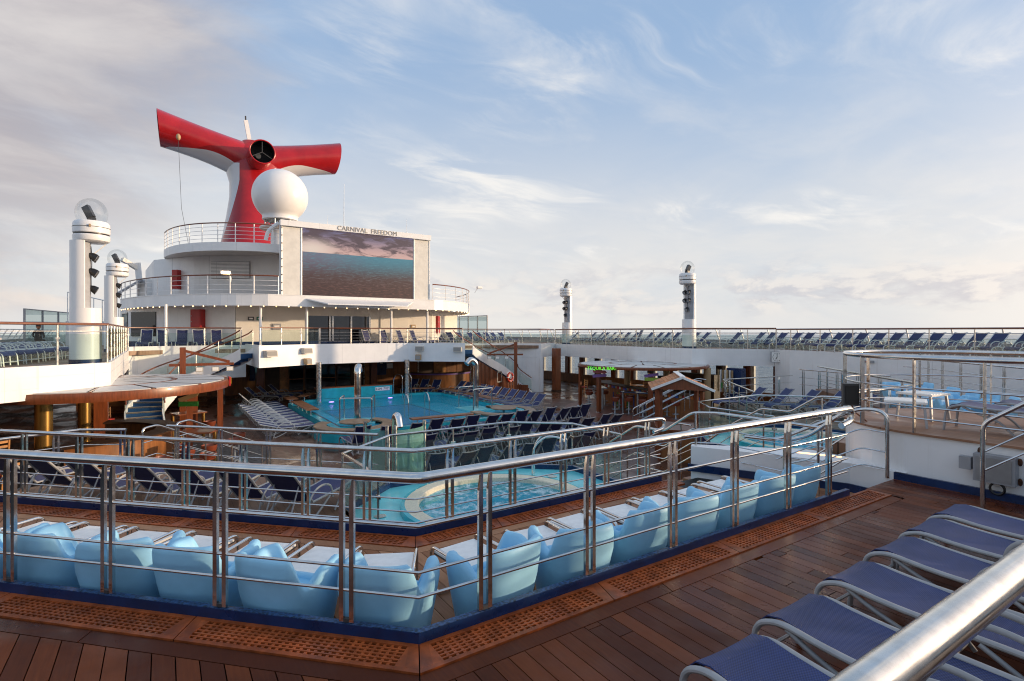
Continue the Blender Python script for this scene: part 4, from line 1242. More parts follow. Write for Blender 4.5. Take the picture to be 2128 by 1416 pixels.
MB().box(-1.1, PY1 - .12, .70, 4.05, .26, .55).build('end_wall', 'pool_tile', pool, False)
MB().box(-1.1, PY1 + .06, 1.0, 4.3, .40, .06).build('capping', 'wood_post', pool, False)
sg = MB().box(.35, PY1 - .262, .80, .82, .02, .20).build('depth_plate', 'table_white', pool, False)
text_part('depth_mark', "2.2M  7'02\"", .17, 'table_navy', pool, (.35, PY1 - .276, .80), (R(90), 0, 0))
for x, y in ((-2.6, 28.5), (.6, 28.5)): MB().lathe([(.13, .325), (.0, .335)], 14, x, y).build('underwater_lamp', 'pool_lamp', pool)
MB().wall(offset_path(outer, -.30 if inner == offset_path(outer, -.34, True) else .30, True), .40, .445, .06, 0, True).build('waterline', 'navy_kerb', pool, False)

def bench(label, p0, p1, z=.66, w=.40, legs=4, group='benches on the pool rim'):
    t = thing('pool_bench', label, 'bench', ((p0[0] + p1[0]) / 2, (p0[1] + p1[1]) / 2, .44), group=group)
    d = (Vector(p1) - Vector(p0)); L = d.length; d.normalize(); nn = Vector((-d.y, d.x))
    for k in range(3):
        o = nn * (k - 1) * w / 3
        MB().bar((p0[0] + o.x, p0[1] + o.y, z), (p1[0] + o.x, p1[1] + o.y, z), w / 3 - .008, .05).build('slat', 'bench_teak', t, False)
    for k in range(legs):
        q = Vector(p0).lerp(Vector(p1), (k + .5) / legs)
        MB().cyl((q.x, q.y, .44), (q.x, q.y, z - .02), .028, n=10).build('leg', 'chrome', t)
bench('long teak bench on the near pool rim between the round seats', (-2.05, 19.15), (.55, 19.05), legs=5)
bench('teak bench on the port pool rim, nearer the round seat', (-4.62, 23.7), (-4.62, 27.1), w=.52, legs=4)
bench('short teak bench on the port pool rim by the far corner', (-4.60, 28.0), (-4.60, 29.0), w=.52, legs=2)
bench('teak bench angled across the far port corner of the pool', (-4.0, 28.95), (-3.2, 30.1), w=.4, legs=2)
bench('teak bench on the starboard pool rim, farther one', (3.85, 26.6), (3.85, 28.6), w=.42, legs=3)
bench('teak bench on the starboard pool rim, nearer one', (3.85, 22.6), (3.85, 25.6), w=.42, legs=4)
bench('short teak bench at the far starboard corner of the pool', (2.1, 29.5), (3.6, 29.2), w=.4, legs=2)

def round_seat(cx, cy, a0, a1, lab, lab2, lab3):
    t = thing('curved_bench', lab, 'seat', (cx, cy, 0))
    MB().lathe([(1.05, .40), (1.05, .46), (1.50, .46), (1.52, .43), (1.50, .39), (1.05, .39)], 40, cx, cy, a0, a1).build('seat', 'teak_bar', t)
    MB().lathe([(1.40, 0), (1.40, .36), (1.1, .36)], 40, cx, cy, a0 + 3, a1 - 3).build('base', 'pool_tile', t)
    for k in range(5):
        a = R(a0 + 12 + (a1 - a0 - 24) * k / 4)
        MB().cyl((cx + 1.45 * math.cos(a), cy + 1.45 * math.sin(a), 0), (cx + 1.45 * math.cos(a), cy + 1.45 * math.sin(a), .39), .03, n=8).build('leg', 'chrome', t)
    t = thing('round_table', lab2, 'table', (cx, cy, 0))
    MB().lathe([(0, .58), (.57, .58), (.585, .56), (.57, .53), (0, .53)], 36, cx - .05, cy - .15).build('top', 'teak_bar', t)
    MB().cyl((cx - .05, cy - .15, 0), (cx - .05, cy - .15, .54), .07, n=12).build('pedestal', 'steel', t)
    MB().lathe([(1.5, .0), (1.5, .30), (0, .30)], 40, cx, cy).build('tiled_plinth', 'pool_tile', t)
round_seat(-3.78, 20.55, 130, 400, 'wide C shaped teak seat at the near port corner of the pool', 'round teak table under the port pool shower', '')
round_seat(2.95, 20.5, 165, 450, 'wide C shaped teak seat at the near starboard corner of the pool', 'round teak table inside the starboard C shaped seat', '')

def pool_shower(x, y, lab, h, rz, facing=True):
    t = thing('pool_shower', lab, 'shower', (x, y, .3), rz, world=False)
    MB().tube(fillet([(0, 0, 0), (0, 0, h), (0, .30, h + .16), (0, .52, h - .06)], .24, 7), .14, 16).build('curved_pipe', 'steel', t)
    MB().lathe([(.2, 0), (.2, .03), (.14, .03)], 16).build('flange', 'steel_soft', t)
    g = [(-.62, -.5, .0), (-.62, -.5, 1.05), (.62, -.5, 1.05), (.62, -.5, 0)]
    g2 = [(-.62, .55, 0), (-.62, .55, 1.05), (-.62, -.5, 1.05)]
    g3 = [(.62, .55, 0), (.62, .55, 1.05), (.62, -.5, 1.05)]
    for q in (g, g2, g3): MB().tube(fillet(q, .08, 4), .028, 10).build('guard_rail', 'steel', t)
    MB().box(0, .05, .04, 1.5, 1.3, .08).build('platform', 'pool_tile_pale', t, False)
pool_shower(-3.35, 21.6, 'steel pool shower with guard rails behind the port round table', 2.15, R(-25))
pool_shower(2.45, 22.1, 'hooked steel pool shower with guard rails at the starboard side of the pool', 2.25, R(95))
grab('high bent ladder rails at the far pool pillar', 1.35, 28.6, .3, R(8), 1.25, 1.0, 'steel', .55)
grab('slim pool ladder rails in front of the deep water', -.72, 21.7, .3, R(185), .95, .40, 'steel', 1.0)

# loungers on the pool deck
G1, G2, G3 = 'front row of loungers facing the pool', 'second row of loungers facing the pool', 'third row of loungers facing the pool'
for row, (ys, xs, g, nm) in enumerate(((16.95, (-4.55, -3.75, -2.63, -2.0, -1.1, -.45, .37, .95, 1.75, 2.34, 3.12, 3.72, 4.46, 5.05), G1, 'front'),
                                   (14.5, (-3.95, -3.37, -2.45, -1.85, -1.22, -.42, .24, .95, 1.55, 2.35, 2.95, 3.7, 4.3), G2, 'second'),
                                   (12.12, (-4.1, -3.4, -2.82, -2.0, -1.27, -.53, .3, .9), G3, 'third'))):
    for i, x in enumerate(xs):
        (LG_UP2 if (i * 7 + row * 3) % 5 < 2 else LG_UP).put((x + random.uniform(-.03, .03), ys + .84 + random.uniform(-.05, .05), 0), R(random.uniform(-7, 7)),
                  'navy lounger, {} row from the pool, {} from the port end'.format({'front': 'first', 'second': 'second', 'third': 'third'}[nm], nth(i + 1)), g)
for i in range(11):
    y = 21.9 + i * .80
    (LG_LOW if i < 9 else LG_UPW).put((-5.9, y, 0), R(-90 + random.uniform(-2, 2)), 'lounger in the tight port poolside row, {} from the viewer'.format(nth(i + 1)), 'loungers along the port pool side')
for i, (x, y) in enumerate(((-5.95, 33.4), (-5.3, 33.7), (-4.6, 34.4))):
    LG_UPB.put((x + .7, y - .35, 0), R(-118), 'upright blue lounger by the wood wall at the far port corner, {} from the left'.format(nth(i + 1)), 'three loungers at the far port corner')
for i in range(11):
    y = 21.5 + i * .845
    LG_UPB.put((5.28, y + .12, 0), R(98 + random.uniform(-2, 2)), 'bright blue lounger in the starboard poolside row, {} from the viewer'.format(nth(i + 1)), 'loungers along the starboard pool side')
for i, (x, y) in enumerate(((4.15, 33.4), (4.6, 32.7), (5.1, 31.95))):
    LG_UPB.put((x - .55, y - .55, 0), R(135), 'bright blue lounger facing the pool at its far starboard corner, {} from the left'.format(nth(i + 1)), 'three loungers at the far starboard corner')
for i, (x, y, s) in enumerate(((8.2, 12.0, 0), (8.6, 11.2, 0), (8.9, 10.4, 0), (9.2, 9.6, 0), (9.5, 8.8, 0), (9.8, 8.0, 0))):
    LG_UPB.put((x, y, ZT), R(62), 'blue lounger on the starboard terrace beyond the far whirlpool, {} from the bar'.format(nth(i + 1)), 'loungers on the starboard terrace')
mb = MB(); mb.prism([(7.1, 5.9), (7.1, 9.0), (6.1, 10.1), (9.6, 13.4), (10.6, 13.0), (13.8, 11.5), (13.8, 5.9)], 0, ZT)
struct('starboard_terrace', mb, 'tier_boards', smooth=False)
mb = MB(); mb.prism([(2.3, 5.9), (7.2, 5.9), (13.0, 11.7), (13.8, 11.0), (13.8, 7.5), (9.0, 3.3), (1.95, 3.3)], .5, ZP)
struct('starboard_platform', mb, 'tier_boards', smooth=False)
# mirrored blue chairs and rails on the starboard platform
for i, (x, y, rz) in enumerate(((9.9, 7.6, 135), (9.35, 7.0, 140), (8.8, 6.5, 135), (8.3, 6.0, 130), (7.7, 5.5, 150), (7.1, 5.2, 180), (9.5, 6.2, 50), (9.0, 5.6, 45), (8.5, 5.05, 45), (7.9, 4.5, 30), (10.6, 7.2, 45))):
    CHAIR.put((x, y, ZP), R(rz), 'pale blue tub chair on the far starboard platform, {} from the back'.format(nth(i + 1)), 'blue tub chairs on the starboard platform')
steel_rail('platform_railing', 'distant steel railing behind the starboard blue chairs', [(2.7, 5.85), (6.9, 5.85), (12.2, 11.2)], ZT, 2.60, ((2.28, .012), (2.03, .012), (1.88, .012)), [(x, 5.85, 1, 0) for x in (3.0, 4.0, 5.0, 6.0)] + [(x, x - 1.05, sqr, sqr) for x in (7.6, 8.5, 9.5, 10.6, 11.6)], .034)
steel_rail('platform_railing', 'distant dark steel railing on the outer edge of the starboard platform', [(8.3, 3.25), (12.9, 7.9), (13.2, 8.6)], ZP, 3.02, ((2.70, .014), (2.39, .012), (2.225, .012)), [(x, x - 5.05, sqr, sqr) for x in (8.6, 9.3, 10.0, 10.7, 11.4, 12.1, 12.7)], .030)
steel_rail('ramp_railing', 'steel railing with flat posts at the white starboard wall', [(13.4, 12.6), (12.9, 10.8), (12.6, 8.8)], ZT, 2.35, ((2.0, .011), (1.7, .011)), [(13.35, 12.4, .2, 1), (13.1, 11.6, .2, 1), (12.9, 10.8, .2, 1), (12.8, 10.0, .2, 1), (12.7, 9.2, .2, 1)], .026)
steel_rail('ramp_railing', 'steel railing in front of the starboard sea windows', [(8.2, 12.6), (9.4, 13.6), (13.9, 13.2)], ZT, 2.02, ((1.72, .011), (1.42, .011), (1.2, .011)), [(8.3, 12.7, .8, .6), (8.8, 13.1, .8, .6), (9.4, 13.55, .8, .5), (13.0, 13.28, 1, 0)], .026)
steel_rail('terrace_railing', 'steel railing sloping beside the far whirlpool terrace', [(9.3, 13.4), (6.4, 10.3)], ZT, 2.0, ((1.70, .011), (1.42, .011), (1.2, .011)), [(9.0, 13.05, sqr, sqr), (8.4, 12.45, sqr, sqr), (7.7, 11.75, sqr, sqr), (7.0, 11.0, sqr, sqr)], .024)
for k in range(3):
    x0, y0 = 7.2 + k * .75, 13.6 + k * .35
    pth = [(x0 - 1.6, y0 + 1.4, 0), (x0 - 1.6, y0 + 1.4, .95), (x0 - .2, y0 + .2, 1.95), (x0, y0, 2.05), (x0 + .25, y0 - .2, 2.0)]
    handrail3('stair_handrail', 'steel handrail of the starboard terrace steps, {} from the kiosk'.format(nth(k + 1)), pth, [(.3, pth[1:4]), (.6, pth[1:4])], [(x0 - .1, y0 + .1, .9, 1.98)], .022)
for k, (x0, y0) in enumerate(((-10.35, 13.35), (-9.75, 13.75))):
    pth = [(x0 + 2.0, y0 + 2.0, 0), (x0 + 2.0, y0 + 2.0, .95), (x0 + .25, y0 + .25, 2.02), (x0, y0, 2.0), (x0, y0, 1.1)]
    handrail3('stair_handrail', ('steel handrail of the port terrace steps, nearer the bar', 'steel handrail of the port terrace steps, nearer the pool')[k], pth, [(.3, pth[1:4]), (.6, pth[1:4])], [(x0 + 1.2, y0 + 1.2, .2, 1.42)], .022)
t = thing('terrace_steps', 'short dark steps from the port lounger terrace to the bar', 'steps', (-9.6, 14.0, 0))
for k in range(6):
    MB().box(-10.0 + k * .21, 13.6 + k * .21 + .15, (1.05 - .17 * (k + 1) + .16) / 2, .85, .32, 1.05 - .17 * (k + 1) + .16, R(-45)).build('step', 'wood_panel', t, False)
# ------------------------------------------------------------ bar canopies
def canopy(name, label, cx, cy, r, z, n=10, th=.25):
    t = thing(name, label, 'canopy', (cx, cy, z))
    MB().lathe([(r - .1, z), (r, z), (r + .02, z + th * .5), (r, z + th), (r - .1, z + th)], 40, cx, cy).build('rim', 'wood_post', t)
    MB().lathe([(r - .05, z + .02), (0, z + .02)], 40, cx, cy).build('soffit', 'wood_dark', t)
    MB().lathe([(1.62, z + th + .04), (1.74, z + th + .04), (1.74, z + th - .01), (1.62, z + th - .01), (1.62, z + th + .04)], 36, cx, cy).build('inner_ring', 'wood_post', t)
    # white roof panels between wooden ribs, inner and outer circle
    for (r0, r1, m, ph) in ((0.15, 1.60, 8, 0), (1.76, r - .12, 14, 9)):
        for k in range(m):
            a0, a1 = 360 / m * k + ph + 1.2 * (3.0 / r1), 360 / m * (k + 1) + ph - 1.2 * (3.0 / r1)
            zz = z + th + .015 + (r - r1) * .012
            MB().lathe([(r0, z + th - .02), (r0, zz + .02), (r1, zz), (r1, z + th - .02)], 5, cx, cy, a0, a1).build('roof_panel', 'canopy_panel', t, False)
            a = R(360 / m * k + ph)
            MB().bar((cx + r0 * math.cos(a), cy + r0 * math.sin(a), z + th - .005), (cx + r1 * math.cos(a), cy + r1 * math.sin(a), z + th - .005), .06, .04).build('rib', 'wood_post', t, False)
    return t
canopy('bar_canopy', 'round canopy of white panels and varnished wood rim over the port bar', -11.35, 20.35, 3.2, 2.2)
canopy('bar_canopy', 'round canopy of white panels over the starboard tequila bar', 10.95, 19.5, 3.3, 2.20, th=.13)

def wood_post(label, x, y, z1, w=.17, foot=True, group=None, z0=0.):
    t = thing('canopy_post', label, 'post', (x, y, z0), group=group)
    MB().box(x, y, (z0 + z1) / 2, w, w, z1 - z0).build('shaft', 'wood_post', t, False)
    if foot: MB().lathe([(.18, .0), (.18, .02), (.10, .05), (.10, .02)], 14, x, y, cz=z0).build('foot_plate', 'steel_soft', t)
    MB().box(x, y, z1 - .10, w + .06, w + .06, .06).build('collar', 'wood_dark', t, False)
wood_post('varnished post at the pool edge of the port canopy', -8.33, 21.05, 2.22)
wood_post('varnished post with signs under the port canopy', -9.30, 19.4, 2.22)
wood_post('second varnished post under the far side of the port canopy', -9.0, 22.9, 2.22)
wood_post('slim varnished post at the far end of the tequila bar canopy', 8.9, 22.05, 2.21, .13)
wood_post('varnished post with pink and purple signs at the tequila bar', 8.1, 19.7, 2.21, .17)
wood_post('varnished post with lime sign at the tequila bar', 9.2, 17.35, 2.21, .17)

def sign(label, x, y, z, w, h, m, rz, tilt, txt=None, tm='black', point=False):
    t = thing('arrow_sign', label, 'sign', (x, y, z), rz, world=False)
    b = MB(); pr = [(-w / 2, -h / 2), (w / 2, -h / 2), (w / 2 + (h * .6 if point else 0), 0), (w / 2, h / 2), (-w / 2, h / 2)]
    c, s_ = math.cos(tilt), math.sin(tilt)
    vs = []
    for yy in (-.015, .015):
        for u, v in pr: vs.append((u * c - v * s_, yy, u * s_ + v * c))
    b.add(vs, [(0, 1, 2, 3, 4), (9, 8, 7, 6, 5)] + [(i, (i + 1) % 5, 5 + (i + 1) % 5, 5 + i) for i in range(5)])
    b.build('board', m, t, False)
    if txt: text_part('lettering', txt, h * .72, tm, t, (0, -.018, 0), (R(90), -tilt, 0), .002)
    return t
# port sign post
sign('tan arrow sign tilted upwards on the port canopy post', -9.36, 19.18, 1.98, .52, .13, 'sign_tan', R(-25), R(20), None, 'black', True)
sign('green sign board on the port canopy post', -9.34, 19.16, 1.78, .56, .15, 'sign_green', R(-25), 0, None)
sign('black arrow sign behind the tan one on the port canopy post', -9.42, 19.24, 2.03, .62, .10, 'black', R(-25), R(24), None, 'black', True)
sign('pink sign board on the tequila bar post', 8.0, 19.58, 2.04, .60, .16, 'sign_pink', R(-35), R(-6), None, 'black', True)
sign('purple sign board under the pink one on the tequila bar post', 8.0, 19.58, 1.84, .62, .15, 'sign_purple', R(-35), R(4), None, 'black', True)
sign('purple tilted sign on the nearer tequila bar post', 9.12, 17.22, 1.97, .66, .13, 'sign_purple', R(-35), R(8))
sign('lime sign board on the nearer tequila bar post', 9.12, 17.22, 1.78, .64, .15, 'sign_lime', R(-35), R(-2))
t = thing('name_sign', 'green lit TEQUILA BAR lettering hanging below the starboard canopy rim', 'sign', (7.72, 19.6, 2.2))
MB().wall([(8.55, 21.8), (7.85, 20.6), (7.58, 19.5)], 2.20, 2.33, .03).build('board', 'table_navy', t, False)
text_part('lettering', '-TEQUILA BAR-', .21, 'neon_green', t, (7.36, 18.75, 2.26), (R(90), 0, R(-46)), .01)
t = thing('canopy_badge', 'small red and yellow badge on the rim of the port canopy', 'badge', (-8.1, 20.1, 2.2))
MB().box(-8.12, 20.25, 2.34, .05, .34, .30, R(2)).build('plate', 'stripe_red', t, False)
MB().box(-8.09, 20.30, 2.36, .05, .16, .22, R(2)).build('stripe', 'yellow', t, False)

# counters
t = thing('bar_counter', 'curved varnished bar counter under the port canopy', 'bar counter', (-11.3, 20.3, 0))
MB().lathe([(2.15, 0), (2.15, 1.05), (2.0, 1.05), (2.0, 0)], 26, -11.9, 19.6, -95, 80).build('front', 'wood_panel', t)
MB().lathe([(2.32, 1.05), (2.34, 1.10), (1.75, 1.10), (1.75, 1.05), (2.32, 1.05)], 26, -11.9, 19.6, -95, 80).build('counter_top', 'wood_dark', t)
t = thing('bar_counter', 'long varnished bar counter with a band of painted tiles under the starboard canopy', 'bar counter', (10.6, 19, 0))
cpath = [(11.9, 23.2), (10.95, 22.2), (10.3, 19.6), (10.0, 17.2), (10.2, 15.3)]
MB().wall(cpath, 0, .92, .10).build('front', 'wood_panel', t, False)
MB().wall(cpath, 1.10, 1.15, .62).build('counter_top', 'wood_dark', t, False)
MB().wall(cpath, .905, 1.10, .13).build('tile_backing', 'wood_dark', t, False)
cols = ['stripe_blue', 'sign_purple', 'orange', 'table_white', 'stripe_red', 'sign_tan']
for k, (p, d) in enumerate(resample([Vector((*q, 0)) for q in cpath], .20)):
    nx, ny = -d.y, d.x
    s_ = -1 if nx > 0 else 1
    MB().box(p.x + s_ * nx * .072, p.y + s_ * ny * .072, 1.0, .15, .02, .15, math.atan2(d.y, d.x)).build('tile', cols[(k * 5) % 6], t, False)
for k, (p, d) in enumerate(resample([Vector((9.55, 17.6, 0)), Vector((9.8, 20.8, 0))], .16)):
    if k % 4 != 3: MB().box(p.x + .35, p.y, .42, .02, .05, .75).build('painted_slat', ('stripe_blue', 'stripe_red', 'yellow', 'stripe_green', 'orange')[k % 5], t, False)
def high_table(label, pts, m, z=1.08, pm='grey_metal', w=.55):
    t = thing('high_table', label, 'high table', (*pts[0], 0))
    MB().wall(pts, z - .04, z, w).build('top', m, t, False)
    for p in pts: MB().cyl((*p, 0), (*p, z - .04), .055, n=12).build('leg', pm, t)
high_table('narrow navy high table with three legs in front of the tequila bar', [(9.0, 18.95), (9.25, 18.2), (9.65, 17.55)], 'table_navy')
high_table('navy high table end by the farther tequila bar posts', [(9.0, 20.4), (9.75, 21.6)], 'table_navy')
high_table('shiny red brown high table by the port stair', [(-9.7, 22.3), (-8.75, 22.6)], 'wood_rail', 1.1, 'gold_column', .7)
high_table('red brown high table with brass leg in the middle of the port bar', [(-9.55, 18.6), (-8.7, 18.2)], 'wood_rail', 1.05, 'gold_column', .6)
for i, (x, y) in enumerate(((9.84, 22.4), (9.15, 21.6), (9.4, 21.1), (10.1, 21.4), (8.42, 18.9), (8.95, 18.5), (8.85, 17.5), (9.45, 17.1), (9.95, 17.0), (9.6, 19.8), (9.7, 19.2), (9.75, 18.4), (9.6, 16.2))):
    STOOL.put((x, y, 0), 0, 'brown tub seated bar stool at the tequila bar, {} from the far end'.format(nth(i + 1)), 'bar stools at the starboard bar')
for i, (x, y) in enumerate(((-9.0, 16.2), (-9.45, 17.0), (-9.55, 17.8), (-9.2, 20.6), (-8.9, 17.3), (-8.2, 17.9), (-8.0, 18.8), (-9.9, 21.6), (-9.4, 21.9), (-8.6, 21.9), (-9.35, 15.4), (-10.0, 16.3))):
    STOOL.put((x, y, 0), 0, 'brown bar stool on a post at the port bar, {} in the group'.format(nth(i + 1)), 'bar stools at the port bar')
for x, y, rz, i in ((-14.0, 20.8, 40, 0), (-13.6, 18.8, 20, 1), (-13.2, 17.9, 30, 2), (-11.9, 27.0, 200, 3), (-14.6, 20.0, 120, 4)):
    CAFE.put((x, y, 0), R(rz), ('wooden ladder back chair with red seat, far one at the port tables', 'wooden ladder back chair with red seat in the middle of the port tables', 'wooden ladder back chair with red seat beside the brass column', 'red seated wooden chair alone in the dark doorway past the bar', 'wooden ladder back chair with red seat at the left edge')[i], 'wooden chairs on the port side')
t = thing('dining_table', 'dark dining table among the wooden chairs at the port side', 'table', (-13.9, 19.7, 0))
MB().box(-14.0, 19.6, .74, 1.1, .8, .04, R(30)).build('top', 'wood_dark', t, False)
MB().cyl((-14.0, 19.6, 0), (-14.0, 19.6, .73), .05).build('leg', 'gold_column', t)
for i, (x, y) in enumerate(((13.0, 24.5), (13.6, 25.4), (12.6, 26.1), (14.4, 24.0), (14.8, 22.6), (13.5, 22.6))):
    CAFE.put((x, y, 0), R(40 * i), 'small wooden chair in the shade behind the starboard stair doorway, {} of the group'.format(nth(i + 1)), 'wooden chairs on the starboard side')
for i, (x, y) in enumerate(((13.7, 24.6), (14.2, 22.9))):
    t = thing('dining_table', ('small dark table among the shaded starboard chairs, farther one', 'small dark table among the shaded starboard chairs, nearer one')[i], 'table', (x, y, 0))
    MB().lathe([(0, .76), (.42, .76), (.42, .72), (0, .72)], 20, x, y).build('top', 'wood_honey', t)
    MB().cyl((x, y, 0), (x, y, .72), .04).build('leg', 'grey_metal', t)
t = thing('back_bar', 'dark back bar with bottles and striped panels behind the tequila bar', 'back bar', (13.2, 18, 0))
MB().box(13.6, 18.2, .9, .5, 2.6, 1.8).build('cabinet', 'wood_dark', t, False)
MB().box(13.7, 15.9, 1.1, .4, .8, 2.2).build('cabinet', 'navy_kerb', t, False)
for k in range(7): MB().box(13.40 - k * .0, 15.9 + k * .13, 1.55, .06, .06, 1.1).build('stripe', 'table_white' if k % 2 else 'sign_tan', t, False)
for k in range(10): MB().cyl((13.28, 16.4 + k * .24, 1.2), (13.28, 16.4 + k * .24, 1.48), .035, n=8).build('bottle', ('stripe_green', 'sign_tan', 'charcoal', 'orange')[k % 4], t)
for k in range(2): MB().box(12.6, 18.6 + k * .9, 1.35, .35, .5, .55).build('till', 'black', t, False)
mb = MB(); mb.lathe([(4.0, .006), (0, .006)], 48, 10.9, 19.5)
struct('bar_floor', mb, 'tile_terracotta')
mb = MB(); mb.lathe([(4.1, .006), (0, .006)], 48, -11.1, 19.6)
struct('bar_carpet_floor', mb, 'carpet')

# kiosk with shingled gable roof
K = Vector((3.75, 11.25)); kf = Vector((-.74, -.67)).normalized(); kr = Vector((-kf.y, kf.x)) * -1
kr = Vector((.62, -.78)).normalized(); kd = Vector((.70, .71)).normalized()
kiosk = thing('kiosk', 'wooden kiosk with shingled gable roof and white trim on the pool deck', 'kiosk', (K.x, K.y, 0))
def kp(u, v, z): q = K + kr * u + kd * v; return (q.x, q.y, z)
for u in (-.62, .62):
    for v in (-.62, .62): MB().bar(kp(u, v, 0), kp(u, v, 2.25), .11, .11).build('post', 'wood_post', kiosk, False)
MB().add([kp(-.62, -.66, 0), kp(.62, -.66, 0), kp(.62, .66, 0), kp(-.62, .66, 0), kp(-.62, -.66, .95), kp(.62, -.66, .95), kp(.62, .66, .95), kp(-.62, .66, .95)], [(0, 1, 5, 4), (1, 2, 6, 5), (2, 3, 7, 6), (3, 0, 4, 7)]).build('counter_front', 'wood_panel', kiosk, False)
MB().add([kp(-.72, -.78, .95), kp(.72, -.78, .95), kp(.72, .78, .95), kp(-.72, .78, .95), kp(-.72, -.78, 1.0), kp(.72, -.78, 1.0), kp(.72, .78, 1.0), kp(-.72, .78, 1.0)], [(3, 2, 1, 0), (4, 5, 6, 7), (0, 1, 5, 4), (1, 2, 6, 5), (2, 3, 7, 6), (3, 0, 4, 7)]).build('counter_top', 'wood_post', kiosk, False)
HW, HD, ZE, ZR = .88, 1.05, 2.25, 2.62
for sgn in (-1, 1):
    sl = MB().add([kp(0, -HD, ZR), kp(sgn * HW, -HD, ZE), kp(sgn * HW, HD, ZE), kp(0, HD, ZR), kp(0, -HD, ZR - .05), kp(sgn * HW, -HD, ZE - .05), kp(sgn * HW, HD, ZE - .05), kp(0, HD, ZR - .05)],
                  [(0, 1, 2, 3), (7, 6, 5, 4), (0, 4, 5, 1), (1, 5, 6, 2), (2, 6, 7, 3), (3, 7, 4, 0)])
    ro = sl.build('roof', 'wood_dark', kiosk, False)
    for r_ in range(8):
        for c_ in range(10):
            f0, f1 = r_ / 8, (r_ + 1.25) / 8
            v0 = -HD + (2 * HD) * (c_ + (.5 if r_ % 2 else 0)) / 10.5; v1 = v0 + 2 * HD / 10.5 - .012
            zz = lambda f, k: ZR + (ZE - ZR) * f + k
            f1 = min(f1, 1.03)
            MB().add([kp(sgn * HW * f0, v0, zz(f0, .008)), kp(sgn * HW * f1, v0, zz(f1, .026)), kp(sgn * HW * f1, v1, zz(f1, .026)), kp(sgn * HW * f0, v1, zz(f0, .008)),
                      kp(sgn * HW * f1, v0, zz(f1, .004)), kp(sgn * HW * f1, v1, zz(f1, .004))], [(0, 1, 2, 3), (1, 4, 5, 2)]).build('shingle', 'shingle', ro, False)
    MB().bar(kp(0, -HD - .02, ZR + .01), kp(sgn * HW * 1.03, -HD - .02, ZE), .05, .07).build('barge_board', 'white_paint', kiosk, False)
MB().bar(kp(0, -HD, ZR + .035), kp(0, HD, ZR + .035), .15, .03).build('ridge_cap', 'white_paint', kiosk, False)
MB().add([kp(-HW * .92, -HD + .06, ZE), kp(HW * .92, -HD + .06, ZE), kp(0, -HD + .06, ZR - .04)], [(0, 1, 2)]).build('gable', 'wood_post', kiosk, False)

# masts with crossarms and floodlights above each canopy
def mast(label, x, y, zt, rz, armz, s):
    t = thing('lantern_mast', label, 'mast', (x, y, 0), rz, world=False)
    MB().box(0, 0, zt / 2, .20, .20, zt).build('shaft', 'wood_post', t, False)
    MB().bar((-.45 * s, 0, armz), (1.75 * s, 0, armz), .16, .10).build('crossarm', 'wood_post', t, False)
    MB().bar((0, 0, zt - .12), (1.6 * s, 0, armz + .08), .10, .10).build('brace', 'wood_post', t, False)
    for k, u in enumerate((.55, 1.1, 1.6)):
        f = MB().box(u * s, -.02, armz - .19, .26, .20, .18).build('floodlight', 'speaker_grey', t, False)
        MB().box(u * s, -.13, armz - .19, .20, .02, .13).build('lens', 'table_white', f, False)
    return t
mast('varnished mast with braced crossarm and floodlights above the port canopy', -9.35, 24.2, 3.40, R(-4), 2.72, 1)
mast('varnished mast with braced crossarm and floodlights before the starboard stair', 8.0, 27.0, 3.38, R(-30), 2.62, -1)

# ------------------------------------------------------------ curved stairs
def stair(label, path, w, n, z1, mirror, wood_label):
    t = thing('curved_stair', label, 'staircase', (path[-1][0], path[-1][1], 0))
    pts = resample([Vector((*p, 0)) for p in path], 99)
    # smooth curve through control points
    def curve(u):
        m = len(path) - 1; f = u * m; i = min(m - 1, int(f)); f -= i
        P_ = [Vector(path[max(0, min(m, i + k))]) for k in (-1, 0, 1, 2)]
        return .5 * ((2 * P_[1]) + (P_[2] - P_[0]) * f + (2 * P_[0] - 5 * P_[1] + 4 * P_[2] - P_[3]) * f * f + (3 * P_[1] - P_[0] - 3 * P_[2] + P_[3]) * f ** 3)
    L, Rr, C = [], [], []
    for k in range(n + 1):
        u = k / n; p = curve(u); d = (curve(min(1, u + .01)) - curve(max(0, u - .01))).normalized(); nn = Vector((-d.y, d.x))
        C.append((p, d, nn)); L.append(p + nn * w / 2); Rr.append(p - nn * w / 2)
    for k in range(n):
        z = z1 * (1 - (k + 1) / n)
        poly = [tuple(L[k]), tuple(L[k + 1]), tuple(Rr[k + 1]), tuple(Rr[k])]
        MB().prism(poly, max(0, z - .22), z).build('step', 'blue_carpet', t, False)
        q = [tuple(L[k + 1]), tuple(L[k + 1] - C[k + 1][1] * .07), tuple(Rr[k + 1] - C[k + 1][1] * .07), tuple(Rr[k + 1])]
        MB().prism(q, z - .05, z + .012).build('nosing', 'nosing', t, False)
    zf = lambda k: z1 * (1 - k / n)
    for side_, nm in ((L, 1), (Rr, -1)):
        pth = [(p.x, p.y) for p in side_]
        MB().wall(pth, lambda i: max(0, zf(i) - .42), lambda i: zf(i) + .10, .06).build('stringer', 'white_paint', t, False)
        MB().tube([(p[0], p[1], zf(i) + .98) for i, p in enumerate(pth)], .032, 8).build('handrail', 'wood_rail', t)
        for i in range(0, n, 3):
            q = side_[i:min(n + 1, i + 4)]
            MB().wall([(p.x, p.y) for p in q], lambda j, i=i: zf(i + j) + .14, lambda j, i=i: zf(i + j) + .86, .010).build('pane', 'rail_glass', t, False)
            MB().cyl((side_[i].x, side_[i].y, zf(i)), (side_[i].x, side_[i].y, zf(i) + .97), .018, n=8).build('post', 'steel_soft', t)
    return t
